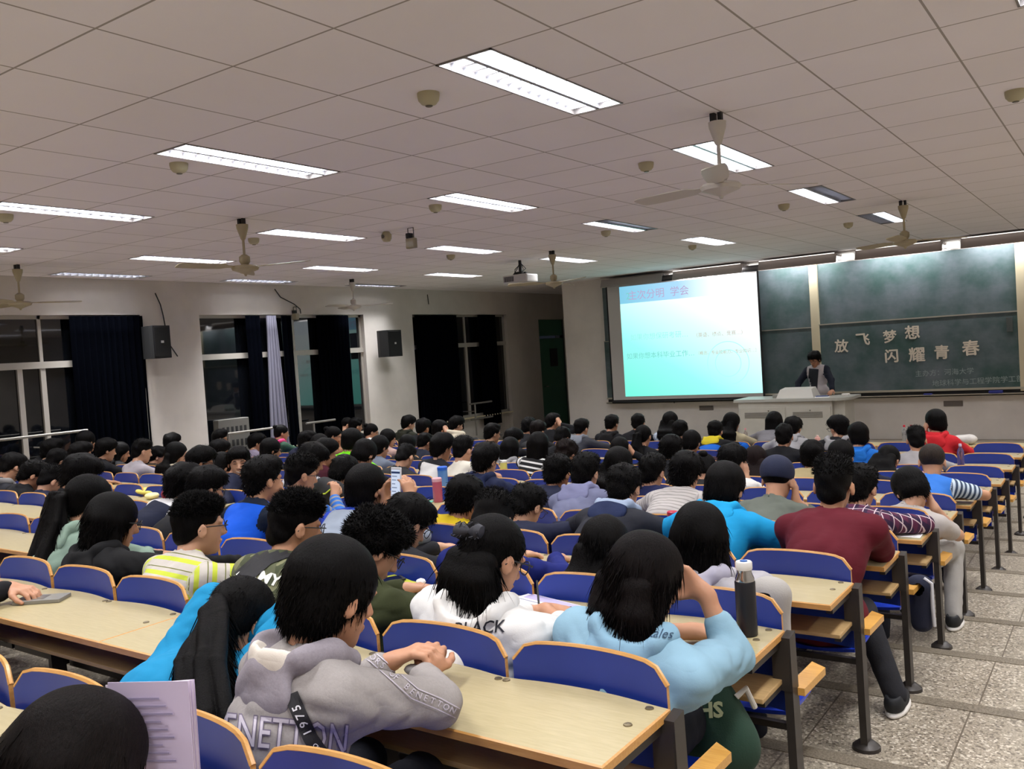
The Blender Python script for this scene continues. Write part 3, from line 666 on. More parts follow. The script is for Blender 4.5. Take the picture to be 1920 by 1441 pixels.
def nets(groups, vox, disp=None, K=.02):
    """groups: lists of ops that are smoothly joined; returns vertices, quads"""
    B = 8; bs = B*vox; bb = [bounds(g) for g in groups]; lo = np.min([b[0] for b in bb], 0)-.02; hi = np.max([b[1] for b in bb], 0)+.02
    n = np.ceil((hi-lo)/bs).astype(int); I = np.stack(np.meshgrid(*[np.arange(q) for q in n], indexing='ij'), -1).reshape(-1, 3)
    cen = lo+(I+.5)*bs; rad = bs*.87
    ds = []
    for g, (l, h) in zip(groups, bb):
        m = ((cen > l-rad-.04) & (cen < h+rad+.04)).all(1); d = np.full(len(cen), 9.); 
        if m.any(): d[m] = ev(g, cen[m])
        ds.append(d)
    tot = np.min(ds, 0); act = np.abs(tot) < rad+.03
    I = I[act]; ds = [d[act] for d in ds]; nb = len(I)
    ax = np.arange(B+1); off = np.stack(np.meshgrid(ax, ax, ax, indexing='ij'), -1).reshape(-1, 3)*vox
    P = ((lo+I*bs)[:, None, :]+off[None]).reshape(-1, 3); D = np.full(len(P), 9.); S = (B+1)**3; Dg = D.reshape(nb, S)
    for g, d in zip(groups, ds):
        m = np.abs(d) < rad+.05; m |= d < rad
        if not m.any(): continue
        e = ev(g, P.reshape(nb, S, 3)[m].reshape(-1, 3)).reshape(-1, S); Dg[m] = smin(Dg[m], e, K)
    if disp is not None: D = D+disp(P)
    D = D.reshape(nb, B+1, B+1, B+1); P = P.reshape(nb, B+1, B+1, B+1, 3)
    c = [D[:, i:i+B, j:j+B, k:k+B] for i in (0, 1) for j in (0, 1) for k in (0, 1)]
    s = [x < 0 for x in c]; a_ = np.logical_and.reduce(s); o_ = np.logical_or.reduce(s); m = o_ & ~a_
    idx = np.argwhere(m); 
    if len(idx) == 0: return np.zeros((0, 3)), np.zeros((0, 4), int)
    G = I[idx[:, 0]]*B+idx[:, 1:]; cv = np.stack([x[m] for x in c], 1); base = P[:, :B, :B, :B][m]
    corner = np.array([(i, j, k) for i in (0, 1) for j in (0, 1) for k in (0, 1)], float)
    acc = np.zeros((len(idx), 3)); cnt = np.zeros(len(idx))
    for u, v in ((0, 1), (2, 3), (4, 5), (6, 7), (0, 2), (1, 3), (4, 6), (5, 7), (0, 4), (1, 5), (2, 6), (3, 7)):
        x = (cv[:, u] < 0) != (cv[:, v] < 0); t = cv[x, u]/(cv[x, u]-cv[x, v]); acc[x] += corner[u]+t[:, None]*(corner[v]-corner[u]); cnt[x] += 1
    vs = base+acc/cnt[:, None]*vox
    key = (G[:, 0].astype(np.int64) << 40)+(G[:, 1].astype(np.int64) << 20)+G[:, 2]; od = np.argsort(key); sk = key[od]
    fs = []
    st = [1 << 40, 1 << 20, 1]
    for a in range(3):
        v1 = (4, 2, 1)[a]; x = (cv[:, 0] < 0) != (cv[:, v1] < 0); b, c2 = (a+1) % 3, (a+2) % 3; k0 = key[x]
        ks = [k0, k0-st[b], k0-st[b]-st[c2], k0-st[c2]]; ii = []; ok = np.ones(len(k0), bool)
        for q in ks:
            p_ = np.clip(np.searchsorted(sk, q), 0, len(sk)-1); ok &= sk[p_] == q; ii.append(od[p_])
        f = np.stack(ii, 1); neg = (cv[x, 0] < 0); f[~neg] = f[~neg][:, ::-1]; fs.append(f[ok])
    return vs, np.concatenate(fs)
def np_mesh(name, v, f, attr=None):
    me = bpy.data.meshes.new(name); me.vertices.add(len(v)); me.vertices.foreach_set('co', np.ascontiguousarray(v, np.float32).ravel())
    k = f.shape[1]; me.loops.add(len(f)*k); me.polygons.add(len(f)); me.loops.foreach_set('vertex_index', f.astype(np.int32).ravel())
    me.polygons.foreach_set('loop_start', np.arange(0, len(f)*k, k, dtype=np.int32))
    me.polygons.foreach_set('use_smooth', np.ones(len(f), bool))
    if attr is not None: a = me.attributes.new('cl', 'FLOAT_VECTOR', 'POINT'); a.data.foreach_set('vector', np.ascontiguousarray(attr, np.float32).ravel())
    me.update(calc_edges=True); return me
def wav(seed, fr, n=6):
    r = np.random.RandomState(seed); W = r.normal(size=(n, 3)); W /= np.linalg.norm(W, axis=1)[:, None]; W *= fr*(.6+.9*r.rand(n, 1)); ph = r.rand(n)*6.28
    return lambda p: np.sin(p@W.T+ph).sum(1)/n
def folds(seed, amp):
    a = wav(seed, 16, 4); b = wav(seed+9, 60, 5)
    return lambda p: amp*(1-2*np.abs(b(p+.03*a(p)[:, None])))*(.6+.4*a(p)) if amp else 0
def rotz(a): c, s = math.cos(a), math.sin(a); return np.array([[c, -s, 0], [s, c, 0], [0, 0, 1]])
def rotx(a): c, s = math.cos(a), math.sin(a); return np.array([[1, 0, 0], [0, c, -s], [0, s, c]])
def roty(a): c, s = math.cos(a), math.sin(a); return np.array([[c, 0, s], [0, 1, 0], [-s, 0, c]])
I3 = np.eye(3)
def xf(ops, R, T):
    o = []
    for q in ops:
        if q[0] in 'cC': o.append((q[0], R@q[1]+T, R@q[2]+T, *q[3:]))
        elif q[0] in 'eE': o.append((q[0], R@q[1]+T, R@q[2], *q[3:]))
        else: o.append((q[0], R@q[1]+T, R@q[2], *q[3:]))
    return o
# head in its own frame: +y is where the face looks
HEAD = [('e', V(0, -.01, .03), I3, V(.072, .088, .076), .01), ('e', V(0, .02, -.028), I3, V(.058, .064, .078), .03), ('c', V(0, .045, -.088), V(0, .058, -.09), .024, .022, .03),
        ('E', V(.028, .098, .0), I3, V(.017, .016, .011), .012), ('E', V(-.028, .098, .0), I3, V(.017, .016, .011), .012),
        ('c', V(0, .08, .005), V(0, .1, -.028), .008, .011, .012), ('c', V(-.009, .088, -.032), V(.009, .088, -.032), .009, .009, .008),
        ('e', V(0, .082, -.058), I3, V(.022, .009, .006), .008), ('e', V(0, .079, -.067), I3, V(.017, .009, .006), .006),
        ('c', V(-.045, .072, .018), V(-.014, .083, .017), .006, .007, .012), ('c', V(.045, .072, .018), V(.014, .083, .017), .006, .007, .012)]
EARS = [('e', V(s*.075, -.004, -.012), rotz(s*-.35), V(.008, .018, .028), .006) for s in (-1, 1)]+[('E', V(s*.086, .003, -.008), rotz(s*-.3), V(.006, .009, .016), .004) for s in (-1, 1)]
HEAD = HEAD+EARS
def hair_ops(st):
    FC = ('E', V(0, .1, -.042), I3, V(.080, .076, .084), .006)
    nape = lambda z0, z1: ('P', V(0, -.09, z0), np.array([0, (z1-z0)/.12, -1])/math.hypot((z1-z0)/.12, 1), .008)
    if st == 'buzz': return [('e', V(0, -.012, .033), I3, V(.077, .094, .082), .01), FC, nape(-.075, .01)]
    if st == 'crop': return [('e', V(0, -.014, .036), I3, V(.083, .099, .088), .01), ('e', V(0, -.05, -.03), I3, V(.062, .05, .055), .03), ('e', V(0, .03, .085), I3, V(.06, .065, .042), .02), FC, nape(-.098, .004)]
    if st == 'fade': return [('e', V(0, -.012, .033), I3, V(.077, .094, .084), .01), ('e', V(0, -.048, -.035), I3, V(.058, .046, .045), .03), ('e', V(0, .0, .08), I3, V(.073, .092, .05), .012), FC, nape(-.09, .006)]
    if st in ('thick', 'curly'): return [('e', V(0, -.016, .036), I3, V(.089, .106, .095), .01), ('e', V(0, -.05, -.03), I3, V(.068, .055, .06), .03), ('e', V(0, .035, .075), I3, V(.07, .07, .052), .03), ('E', V(0, .108, -.045), I3, V(.078, .072, .092), .006), nape(-.108, -.004)]
    if st == 'bowl': return [('e', V(0, -.014, .032), I3, V(.089, .105, .095), .01), ('e', V(0, -.045, -.035), I3, V(.078, .062, .06), .03), ('E', V(0, .11, -.05), I3, V(.082, .074, .095), .006), ('P', V(0, -.09, -.098), V(0, .3, -.95), .008)]
    if st == 'bob': return [('e', V(0, -.016, .03), I3, V(.09, .104, .094), .01)]+[('c', V(s*.062, -.01, .0), V(s*.076, -.006, -.11), .034, .028, .03) for s in (-1, 1)]+[('c', V(x, -.065, .0), V(x*1.1, -.062, -.13), .045, .036, .03) for x in (-.04, 0, .04)]+[('E', V(0, .105, -.045), I3, V(.07, .075, .1), .008)]
    if st in ('pony', 'bun', 'tail'): return [('e', V(0, -.014, .032), I3, V(.081, .1, .088), .01), ('e', V(0, -.05, -.02), I3, V(.066, .055, .06), .02), ('E', V(0, .1, -.042), I3, V(.08, .078, .09), .006), nape(-.09, -.0)]
    return [('e', V(0, -.016, .032), I3, V(.086, .104, .093), .01)]+[('c', V(s*.06, -.012, .0), V(s*.07, -.02, -.1), .03, .03, .03) for s in (-1, 1)]+[('e', V(0, -.055, -.04), I3, V(.078, .055, .1), .03), ('E', V(0, .105, -.042), I3, V(.072, .075, .095), .008)]
hair_cache = {}
AMP = dict(buzz=.0008, fade=.005, crop=.0048, thick=.0065, curly=.010, bowl=.0035, bob=.0028, long=.0032, pony=.0024, bun=.0024, tail=.0028)
def strands(v, f, seed, count, ln, nrm, down, w, keep=None):
    """slim tapered locks rooted on a hair surface; nrm/down weigh outward and downward flow"""
    r = np.random.RandomState(seed); a, b, c = v[f[:, 0]], v[f[:, 1]], v[f[:, 3]]; n = np.cross(b-a, c-a); n /= np.maximum(np.linalg.norm(n, axis=1), 1e-9)[:, None]
    ok = np.arange(len(f)) if keep is None else np.where(keep(a))[0]
    if len(ok) == 0: return np.zeros((0, 3)), np.zeros((0, 3), int)
    i = ok[r.randint(0, len(ok), count)]; p = a[i]+(b[i]-a[i])*r.rand(count, 1); N = n[i]; L = ln*(.5+r.rand(count, 1))
    jit = r.normal(size=(count, 3))*(.3 if nrm > .3 else .16); d = N*nrm+np.array([0, 0, -1.])*down+jit; d /= np.linalg.norm(d, axis=1)[:, None]
    d2 = d+np.array([0, 0, -.5])*down+jit*.3; d2 /= np.linalg.norm(d2, axis=1)[:, None]
    t = np.cross(d, r.normal(size=(count, 3))); t /= np.linalg.norm(t, axis=1)[:, None]; u = np.cross(d, t)
    W = w*(.6+.8*r.rand(count, 1)); p = p-N*.003; m = p+d*L*.5; e = m+d2*L*.5
    vs = np.stack([p+t*W, p-t*W*.5+u*W*.87, p-t*W*.5-u*W*.87, m+t*W*.7, m-t*W*.35+u*W*.6, m-t*W*.35-u*W*.6, e], 1).reshape(-1, 3)
    base = np.arange(count)[:, None]*7; T = []
    for k in range(3):
        q = (k+1) % 3; T += [[k, q, 3+q], [k, 3+q, 3+k], [3+k, 3+q, 6]]
    return vs, (base[:, :, None]+np.array(T)[None]).reshape(-1, 3)
def tri_join(name, parts):
    """join quad and triangle soups into one mesh"""
    vs = []; fs = []; o = 0
    for v, f in parts:
        if len(v) == 0: continue
        if f.shape[1] == 4: f = np.concatenate([f[:, :3], f[:, [0, 2, 3]]])
        vs.append(v); fs.append(f+o); o += len(v)
    return np_mesh(name, np.concatenate(vs), np.concatenate(fs))
def hair_mesh(st, var, lod):
    k = (st, var, lod)
    if k in hair_cache: return hair_cache[k]
    vox = (.0045, .006, .0085)[lod]; amp = AMP[st]; fr = 85 if st in ('curly', 'fade', 'crop', 'thick') else 62; a = wav(var*7+3, fr, 7); b = wav(var*7+4, 26, 5)
    def dsp(p):
        q = p*np.array([1, 1, .35]) if st not in ('curly', 'fade', 'crop') else p
        return amp*(a(q)*1.3+b(p))
    v, f = nets([hair_ops(st)], vox, dsp, .01)
    cnt = (4200, 1100, 260)[lod]; par = dict(buzz=(.005, 1, 0, .0008), fade=(.016, .9, -.1, .0015), crop=(.017, .55, .5, .0016), thick=(.024, .4, .8, .0018), curly=(.016, 1, 0, .0024), bowl=(.022, .12, 1, .0015),
                                             bob=(.04, .07, 1, .0014), long=(.05, .07, 1, .0014), pony=(.012, .12, .3, .001), bun=(.012, .12, .3, .001), tail=(.02, .1, .5, .0012))[st]
    if lod: par = (par[0], par[1], par[2], par[3]*1.3)
    keep = (lambda q: q[:, 2] > .045) if st == 'fade' else (lambda q: (q[:, 1] < .05) | (q[:, 2] > .05))
    s = strands(v, f, var, cnt, par[0], par[1], par[2], par[3], keep)
    hair_cache[k] = tri_join('hair_'+st, [(v, f), s]); return hair_cache[k]
# glasses in head frame
gl = MB()
for s in (-1, 1):
    gl.tube([(s*.031+.024*math.cos(a)*1.05, .101-.012*abs(math.cos(a))*(1 if math.cos(a)*s > 0 else 0), .0+.019*math.sin(a)) for a in [i*math.pi/8 for i in range(17)]], .0018, 6)
    gl.tube([(s*.057, .096, .006), (s*.074, .085, .008), (s*.079, .0, .004), (s*.078, -.015, -.012)], .0022, 6)
gl.tube([(-.008, .102, .002), (.008, .102, .002)], .0018, 6)
GLM = gl.mesh('glasses', True)
def ik(S, W, l1, l2, hint):
    d = W-S; L = np.linalg.norm(d); m = (l1+l2)*.995
    if L > m: W = S+d/L*m; L = m
    if L < .12: L = .12
    x = (l1*l1-l2*l2+L*L)/(2*L); h = math.sqrt(max(l1*l1-x*x, 0)); u = (W-S)/np.linalg.norm(W-S); hv = hint-u*(hint@u); hv /= max(np.linalg.norm(hv), 1e-6)
    return S+u*x+hv*h, W
def hand_ops(W, d, pn, side, curl, mn, th=1.0):
    """W wrist, d pointing along the palm, pn palm normal (out of the palm), side +1 right hand"""
    d = d/np.linalg.norm(d); pn = pn-d*(pn@d); pn /= np.linalg.norm(pn); x = np.cross(d, pn)*side   # x points to the little-finger side for side=+1
    x = np.cross(pn, d)*side*-1
    k = 1/SC*1.04; r = lambda q: max(q*k, mn); ops = [('c', W-d*.01, W+d*.02, r(.021), r(.02), .01)]; L = [.076, .085, .08, .064]; sp = [-.029, -.0095, .0105, .029]
    for i in range(4):
        kn = W+(d*.088+x*sp[i]-d*abs(sp[i]+.004)*.35)*k
        ops.append(('c', W+d*.02+x*sp[i]*.5*k, kn, r(.0135), r(.0115), .012))
        cu = curl[i] if isinstance(curl, (list, tuple)) else curl; ang = cu*.75; p0 = kn; dd = d+x*sp[i]*2.5
        for j, (fl_, ra, rb) in enumerate(((.45, .0098, .009), (.32, .009, .0083), (.25, .0083, .007))):
            q = dd*math.cos(ang)+pn*math.sin(ang); q /= np.linalg.norm(q); p1 = p0+q*L[i]*fl_*k; ops.append(('c', p0, p1, r(ra), r(rb), .004)); p0 = p1; ang += cu*1.0
    t0 = W+(d*.025-x*.022)*k; t1 = t0+(d*.032-x*.030*th+pn*.012)*k; t2 = t1+(d*.03-x*.006*th+pn*.014)*k; t3 = t2+(d*.022+x*.003+pn*.008)*k
    ops += [('c', t0, t1, r(.0145), r(.012), .014), ('c', t1, t2, r(.0115), r(.010), .006), ('c', t2, t3, r(.010), r(.008), .004)]
    return ops
SHOE = None
def shoe_mesh():
    global SHOE
    if SHOE: return SHOE
    up_ = [('e', V(0, .05, .035), I3, V(.038, .105, .035), .01), ('e', V(0, -.03, .055), I3, V(.034, .05, .045), .03), ('E', V(0, -.035, .115), I3, V(.026, .04, .05), .01), ('P', V(0, 0, .018), V(0, 0, -1.), .003)]
    so = [('e', V(0, .04, .01), I3, V(.043, .122, .022), .01), ('P', V(0, 0, .0), V(0, 0, -1.), .002)]
    SHOE = (np_mesh('shoe', *nets([up_], .006)), np_mesh('sole', *nets([so], .006))); return SHOE
LOD = lambda w: 0 if w >= 85 else 1 if w >= 45 else 2
def person(label, H, hip, fz, w=60, hair='crop', hv=0, hc='#0d0b0b', top=None, kind='tee', yaw=0, pitch=12, roll=0, tyaw=0, arms=(None, None), desk=None, skin='#c08f72', legc='#1d1e24', legs=True,
           hood=None, glasses=False, ghex='#121214', group=None, sleeve='long', tail=None, stand=False, shoes=None, bulk=1.0, hang=.0, feet=None, knees=None, lining=None, hs_=1.0, tailpts=None):
    lod = LOD(w); vb = (.0052, .0072, .0105)[lod]; vc = (.007, .010, .014)[lod]; mn = (.0, .0075, .0098)[lod]
    H = np.array(H, float); hip = np.array(hip, float)
    Rh = rotz(math.radians(yaw))@rotx(-math.radians(pitch))@roty(math.radians(roll)); Hc = H-Rh@V(0, -.012, .032)
    Ry = rotz(math.radians(tyaw)); lean = math.radians(pitch*.45)
    T = Hc+Ry@(rotx(-lean)@V(0, -.05, -.118)); 
    sv = T-hip; sl = np.linalg.norm(sv); s = sv/sl
    a = Ry@V(1, 0, 0); a = a-s*(a@s); a /= np.linalg.norm(a); f = np.cross(s, a)
    Cc = T-s*.10; Mm = hip+sv*.5-f*.025; b = bulk
    SL, SR = [T-s*.062*1+a*x*.142*b-f*.0 for x in (-1, 1)]
    if stand: knee_z = None
    # arms ------------------------------------------------
    A = []; dz = desk[1] if desk else fz+.6; yd = desk[0] if desk else hip[1]+.4
    for sd, S, pose in ((-1, SL, arms[0]), (1, SR, arms[1])):
        pose = pose or 'desk'; hint = a*sd*.6-V(0, 0, 1.)*.6-V(0, 1, 0)*.3; curl = .35; pn = V(0, 0, -1.); hd = None; pr = None
        if isinstance(pose, tuple): pose, pr = pose[0], pose[1:]
        if pose == 'desk': W = np.array([S[0]-sd*.045, max(yd-.17, S[1]+.10), dz+.03]); W[1] = min(W[1], yd-.04); hd = V(-sd*.45, 1, -.08); hint = a*sd*.9-V(0, 0, 1.)*.35
        elif pose == 'fold': W = np.array([S[0]-sd*.16, max(yd-.20, S[1]+.08), dz+.032]); hd = V(-sd*1, .25, -.05); hint = a*sd*.9+V(0, -.5, -.2)
        elif pose == 'write': W = np.array([S[0]-sd*.06, max(yd-.17, S[1]+.09), dz+.04]); hd = V(-sd*.6, 1, -.35); curl = .75; hint = a*sd*.9-V(0, 0, 1.)*.3
        elif pose == 'chin': W = Hc+Rh@V(sd*.035, .085, -.135); hd = Rh@V(-sd*.25, .1, .9); pn = Rh@V(0, -1., .2); curl = .85; hint = a*sd*.35+V(0, .5, -.9)
        elif pose == 'cheek': W = Hc+Rh@V(sd*.085, .05, -.10); hd = Rh@V(-sd*.05, -.1, 1); pn = Rh@V(-sd*1., 0, .0); curl = .45; hint = a*sd*.5+V(0, .45, -.9)
        elif pose == 'head': W = Hc+Rh@V(sd*.12, .03, -.02); hd = Rh@V(-sd*.45, -.1, .8); pn = Rh@V(-sd*1., 0, -.3); curl = .4; hint = a*sd*.7+V(0, .5, -.6)
        elif pose == 'phone': W = (Hc+T)/2+V(-sd*.0, 0, 0)+Ry@V(sd*.035, .25, -.11); hd = Ry@V(-sd*.3, .5, .8); pn = Ry@V(-sd*1, .3, 0); curl = .7; hint = a*sd*.8-V(0, 0, 1.)*.9
        elif pose == 'lap': W = hip+V(sd*.07, .2, .06); hd = V(-sd*.3, 1, -.2); hint = a*sd*.9-V(0, .8, .0)
        elif pose == 'side': W = S+V(sd*.06, .04, -.42); hd = V(0, .1, -1); pn = V(-sd*1., 0, 0); hint = a*sd*.5-V(0, 1, 0)
        elif pose == 'at': W = np.array(pr[0], float); hd = np.array(pr[1], float); pn = np.array(pr[2] if len(pr) > 2 else (0, 0, -1), float); curl = pr[3] if len(pr) > 3 else .4; hint = np.array(pr[4], float) if len(pr) > 4 else hint
        E_, W = ik(S, W, .245, .215, hint)
        if len(pr or ()) > 5: E_ = np.array(pr[5], float); W = np.array(pr[0], float)
        if desk and pose != 'side' and E_[1] > yd-.31 and E_[1] < yd+.02: E_[2] = max(E_[2], dz+.045)
        A.append((sd, S, E_, W, hd, pn, curl))
    hs = Hc+Rh@V(0, -.028, -.05)
    up_ops = [('c', hip-a*.055, hip+a*.055, .07*b, .07*b, .03), ('c', hip, Mm, .075*b, .07*b, .03), ('c', Mm, Cc, .07*b, .066*b, .03), ('c', Cc-a*.05, Cc+a*.05, .055*b, .055*b, .03), ('c', SL, SR, .035, .035, .03), ('c', T, hs, .046, .044, .02), ('c', T-s*.05-a*.04, T-s*.01, .024, .024, .04), ('c', T-s*.05+a*.04, T-s*.01, .024, .024, .04)]
    groups = [up_ops+[('c', S, E_, .036*b, .03*b, .02) for _, S, E_, *_ in A]+[('c', E_, W, .031*b, .021, .012) for _, S, E_, W, *_ in A], xf(HEAD, Rh, Hc)]
    for sd, S, E_, W, hd, pn, curl in A: groups.append(hand_ops(W, hd, pn, sd, curl, mn))
    # legs --------------------------------------------------
    LG = []
    if legs:
        for q, sd in enumerate((-1, 1)):
            hj = hip+a*sd*.06-V(0, 0, .02)
            if stand: K_ = hj+V(sd*.02, .03, -(hip[2]-fz)*.48); Fo = np.array([K_[0]+sd*.01, K_[1]-.03, fz+.07])
            else: K_ = np.array([hj[0]+sd*.03, hip[1]+.33, fz+.40]); Fo = np.array([K_[0]+.0, K_[1]+.0, fz+.07])
            if knees: K_ = np.array(knees[q], float)
            if feet: Fo = np.array(feet[q], float)
            LG.append((sd, hj, K_, Fo))
        groups[0] += [('c', hj, K_, .055, .04, .02) for _, hj, K_, Fo in LG]+[('c', K_, Fo, .038, .026, .01) for _, hj, K_, Fo in LG]
    loc = np.array([hip[0], hip[1], fz]); skm = skin_mat(skin)
    v, fq = nets(groups, vb, None, .018)
    body = link('person', np_mesh('person_body', v-loc, fq), skm, loc=loc); tag(body, label, 'person', group)
    # top --------------------------------------------------
    g = .013 if kind in ('tee', 'polo', 'shirt') else .02; am = (.0035 if kind in ('tee', 'polo') else .006)*(1.35 if lod == 0 else 1)
    tor = [('c', hip-a*.06+s*.015, hip+a*.06+s*.015, (.085+g)*b, (.085+g)*b, .03), ('c', hip, Mm, (.085+g)*b, (.083+g)*b, .05), ('c', Mm-a*.045*b, Cc-a*.055*b, (.075+g)*b, (.078+g)*b, .06), ('c', Mm+a*.045*b, Cc+a*.055*b, (.075+g)*b, (.078+g)*b, .06),
           ('c', T-s*.022-a*.025, SL, .04+g, .036+g, .05), ('c', T-s*.022+a*.025, SR, .04+g, .036+g, .05), ('c', T-s*.035, T+(hs-T)*.12, .048+g*.8, .046+g*.5, .02)]
    slv = []
    for sd, S, E_, W, *_ in A:
        e2 = S+(E_-S)*(.62 if sleeve == 'short' else 1)
        slv.append(('c', S, e2, (.04+g)*b, (.034+g*(1.3 if sleeve == 'short' else .9))*b, .025))
        if sleeve != 'short':
            wz = W+(E_-W)*(.12 if sleeve == 'long' else .5); slv += [('c', E_, wz, (.034+g*.9)*b, .024+g*.75, .012), ('c', wz+(E_-wz)*.1, wz, .027+g*.7, .027+g*.4, .006)]
    if kind in ('sweat', 'hoodie'): tor[6] = ('c', T-s*.05, T-s*.02, .05, .045, .02)
    cut = [('P', V(*(hip-V(0, 0, .10+hang))), V(0, 0, -1.), .004)]
    neck = [('C', T+(hs-T)*.10, hs, .042, .06, .004)]
    if kind in ('shirt', 'polo', 'jacket'):
        R = [T+(hs-T)*.14+a*.05*math.cos(t)+f*(.048*math.sin(t)+.004)+s*(.012*-math.sin(t)) for t in np.linspace(0, 2*math.pi, 9)]
        tor += [('c', R[i], R[i+1], .015 if kind != 'jacket' else .02, .015 if kind != 'jacket' else .02, .01) for i in range(8)]
    fd = folds(hv*13+int(abs(H[0]*100)), am)
    v, fq = nets([tor+slv+cut+neck], vc, fd, .02)
    rel_ = v-hip; y_ = .36+(v-T)@s; x_ = rel_@a; z_ = np.zeros(len(v)); 
    for sd, S, E_, W, *_ in A:
        u1 = (E_-S)/np.linalg.norm(E_-S); u2 = (W-E_)/max(np.linalg.norm(W-E_), 1e-6); t1 = (v-S)@u1; t2 = (v-E_)@u2
        d1 = np.linalg.norm(v-S-u1*np.clip(t1, 0, .25)[:, None], axis=1); d2 = np.linalg.norm(v-E_-u2*np.clip(t2, 0, .25)[:, None], axis=1)
        dt = np.abs(x_*sd) ; m = (np.minimum(d1, d2) < .085) & ((x_*sd > .128*b) | (d2 < d1))
        y2 = np.where(d2 < d1, .25+t2, t1); x_ = np.where(m, (v-S)@s, x_); y_ = np.where(m, .36-y2, y_); z_ = np.where(m, 1., z_)
    shirt = link(dict(tee='t_shirt', polo='polo_shirt', shirt='shirt', jacket='jacket', hoodie='hoodie', sweat='sweatshirt')[kind], np_mesh('top', v-loc, fq, np.stack([x_, y_, z_], 1)), top, body)
    surf = (v, fq, dict(hoodm=None, T=T, s=s, a=a, f=f, hip=hip, A=A, Hc=Hc, Rh=Rh, loc=loc, body=body))
    # hood -------------------------------------------------
    if hood:
        B0 = T+s*.0; pts = [B0+a*x*.078*(1+(hs_-1)*.4)+f*y*hs_+s*z for x, y, z in ((-.8, .06, .0), (-1.1, .0, .015), (-.95, -.06, .0), (0, -.085, -.03), (.95, -.06, .0), (1.1, .0, .015), (.8, .06, .0))]
        ho = [('c', pts[i], pts[i+1], .026, .026, .03) for i in range(6)]+[('e', B0-f*(.09*hs_)-s*.075, np.stack([a, f, s], 1), V(.105, .029, .072)*hs_, .03), ('E', B0-f*.075*hs_+s*.035, np.stack([a, f, s], 1), V(.075, .05, .05)*hs_, .012)]
        ho += [('C', T-s*.02, hs, .048, .06, .006)]
        v2, f2 = nets([ho], vc, folds(hv+5, .004), .02)
        surf[2]['hoodm'] = (v2, f2); link('hood', np_mesh('hood', v2-loc, f2, np.stack([(v2-hip)@a, (v2-hip)@s, v2[:, 0]*0], 1)), hood, body)
        if lining:
            v3, f3 = nets([[('e', B0-f*.078*hs_-s*.012, np.stack([a, f, s], 1), V(.084, .042, .055)*hs_, .01), ('E', B0-f*.07*hs_+s*.028, np.stack([a, f, s], 1), V(.07, .04, .042)*hs_, .012), ('C', T-s*.02, hs, .05, .07, .006)]], vc, folds(hv+8, .003), .02)
            link('hood_lining', np_mesh('lining', v3-loc, f3), lining, body)
    # trousers and shoes ------------------------------------
    if legs:
        tr = [('c', hip-a*.055-s*.0, hip+a*.055, .092, .092, .03)]+[('c', hj, K_, .078, .058, .03) for _, hj, K_, Fo in LG]+[('c', K_, Fo+V(0, 0, .0), .054, .045, .01) for _, hj, K_, Fo in LG]+[('P', V(0, 0, fz+.045), V(0, 0, -1.), .003)]
        v4, f4 = nets([tr], max(vc, .011 if lod else .009), folds(hv+3, .005), .02)
        link('trousers', np_mesh('trousers', v4-loc, f4), plain('trousers_'+legc, legc, .9, .1, bump=.2, bs=150), body)
        if shoes:
            sm = shoe_mesh()
            for _, hj, K_, Fo in LG:
                o = link('shoe', sm[0], plain('shoe_upper_'+shoes, shoes, .7), body, Fo-loc+V(0, .0, -.07)); link('sole', sm[1], M_WHITE, o)
    # hair --------------------------------------------------
    lo_ = np.zeros(3)
    hm = hair_mat(hc); Rm = Matrix([list(map(float, r)) for r in Rh]); E3 = Rm.to_euler()
    if hair not in ('none', 'cap'):
        ho = link('hair', hair_mesh(hair if hair in AMP else 'crop', hv % 3, lod), None, body, Hc-loc); ho.rotation_euler = E3
        if not ho.data.materials: ho.data.materials.append(hm)
        elif ho.data.materials[0] != hm: ho.data = ho.data.copy(); ho.data.materials[0] = hm
    if hair == 'cap':
        cm = np_mesh('cap', *nets([[('e', V(0, -.012, .042), I3, V(.087, .103, .088), .01), ('c', V(-.04, .085, .055), V(.04, .085, .055), .012, .012, .01), ('c', V(-.03, .13, .045), V(.03, .13, .045), .01, .01, .03), ('P', V(0, 0, .0), V(0, .12, -1.), .004), ('E', V(0, -.01, -.03), I3, V(.076, .092, .09), .004)]], .005, None))
        ho = link('cap', cm, plain('cap_navy', '#151c38', .85, bump=.3, bs=300), body, Hc-loc); ho.rotation_euler = E3
        ho = link('hair', hair_mesh('buzz', 0, lod), hm, body, Hc-loc); ho.rotation_euler = E3
    if hair in ('long', 'pony', 'tail'):
        tl = tail if tail is not None else .26; w2 = lambda x, y, z: Hc+Rh@V(x, y, z); bk = lambda d_, x: T-f*.075*b+a*x-s*d_-f*.02
        sp = []
        if hair == 'pony':
            r0 = w2(0, -.108, .02); top_ = [r0, w2(0, -.15, -.0), bk(.0, .0)-f*.02, bk(tl*.6, .01)-f*.02, bk(tl, .015)-f*.012]
            if tailpts: top_ = [r0]+[np.array(p, float) for p in tailpts]
            rs_ = np.random.RandomState(hv+1)
            for x in np.linspace(-.042, .042, 11):
                jt = rs_.normal(size=(5, 3))*.009; r_ = .0135*(.8+.5*rs_.rand()); e_ = 1+.25*rs_.rand()
                q = [top_[0]+a*x*.25]+[p+a*x*(.75+i*.42)+jt[i]-f*(abs(x) < .03)*.006 for i, p in enumerate(top_[1:])]; q[-1] = q[-2]+(q[-1]-q[-2])*e_
                sp += [('c', q[i], q[i+1], r_*(.9, 1.05, 1.15, 1)[i], r_*(1.05, 1.15, 1, .25)[i], .005) for i in range(4)]
            ti = MB().lathe([(.014, -.008), (.022, -.008), (.022, .008), (.014, .008)], n=14, cap=False).build('hair_tie', plain('hair_tie', '#15151c', .8), body, r0-loc, smooth=True)
        else:
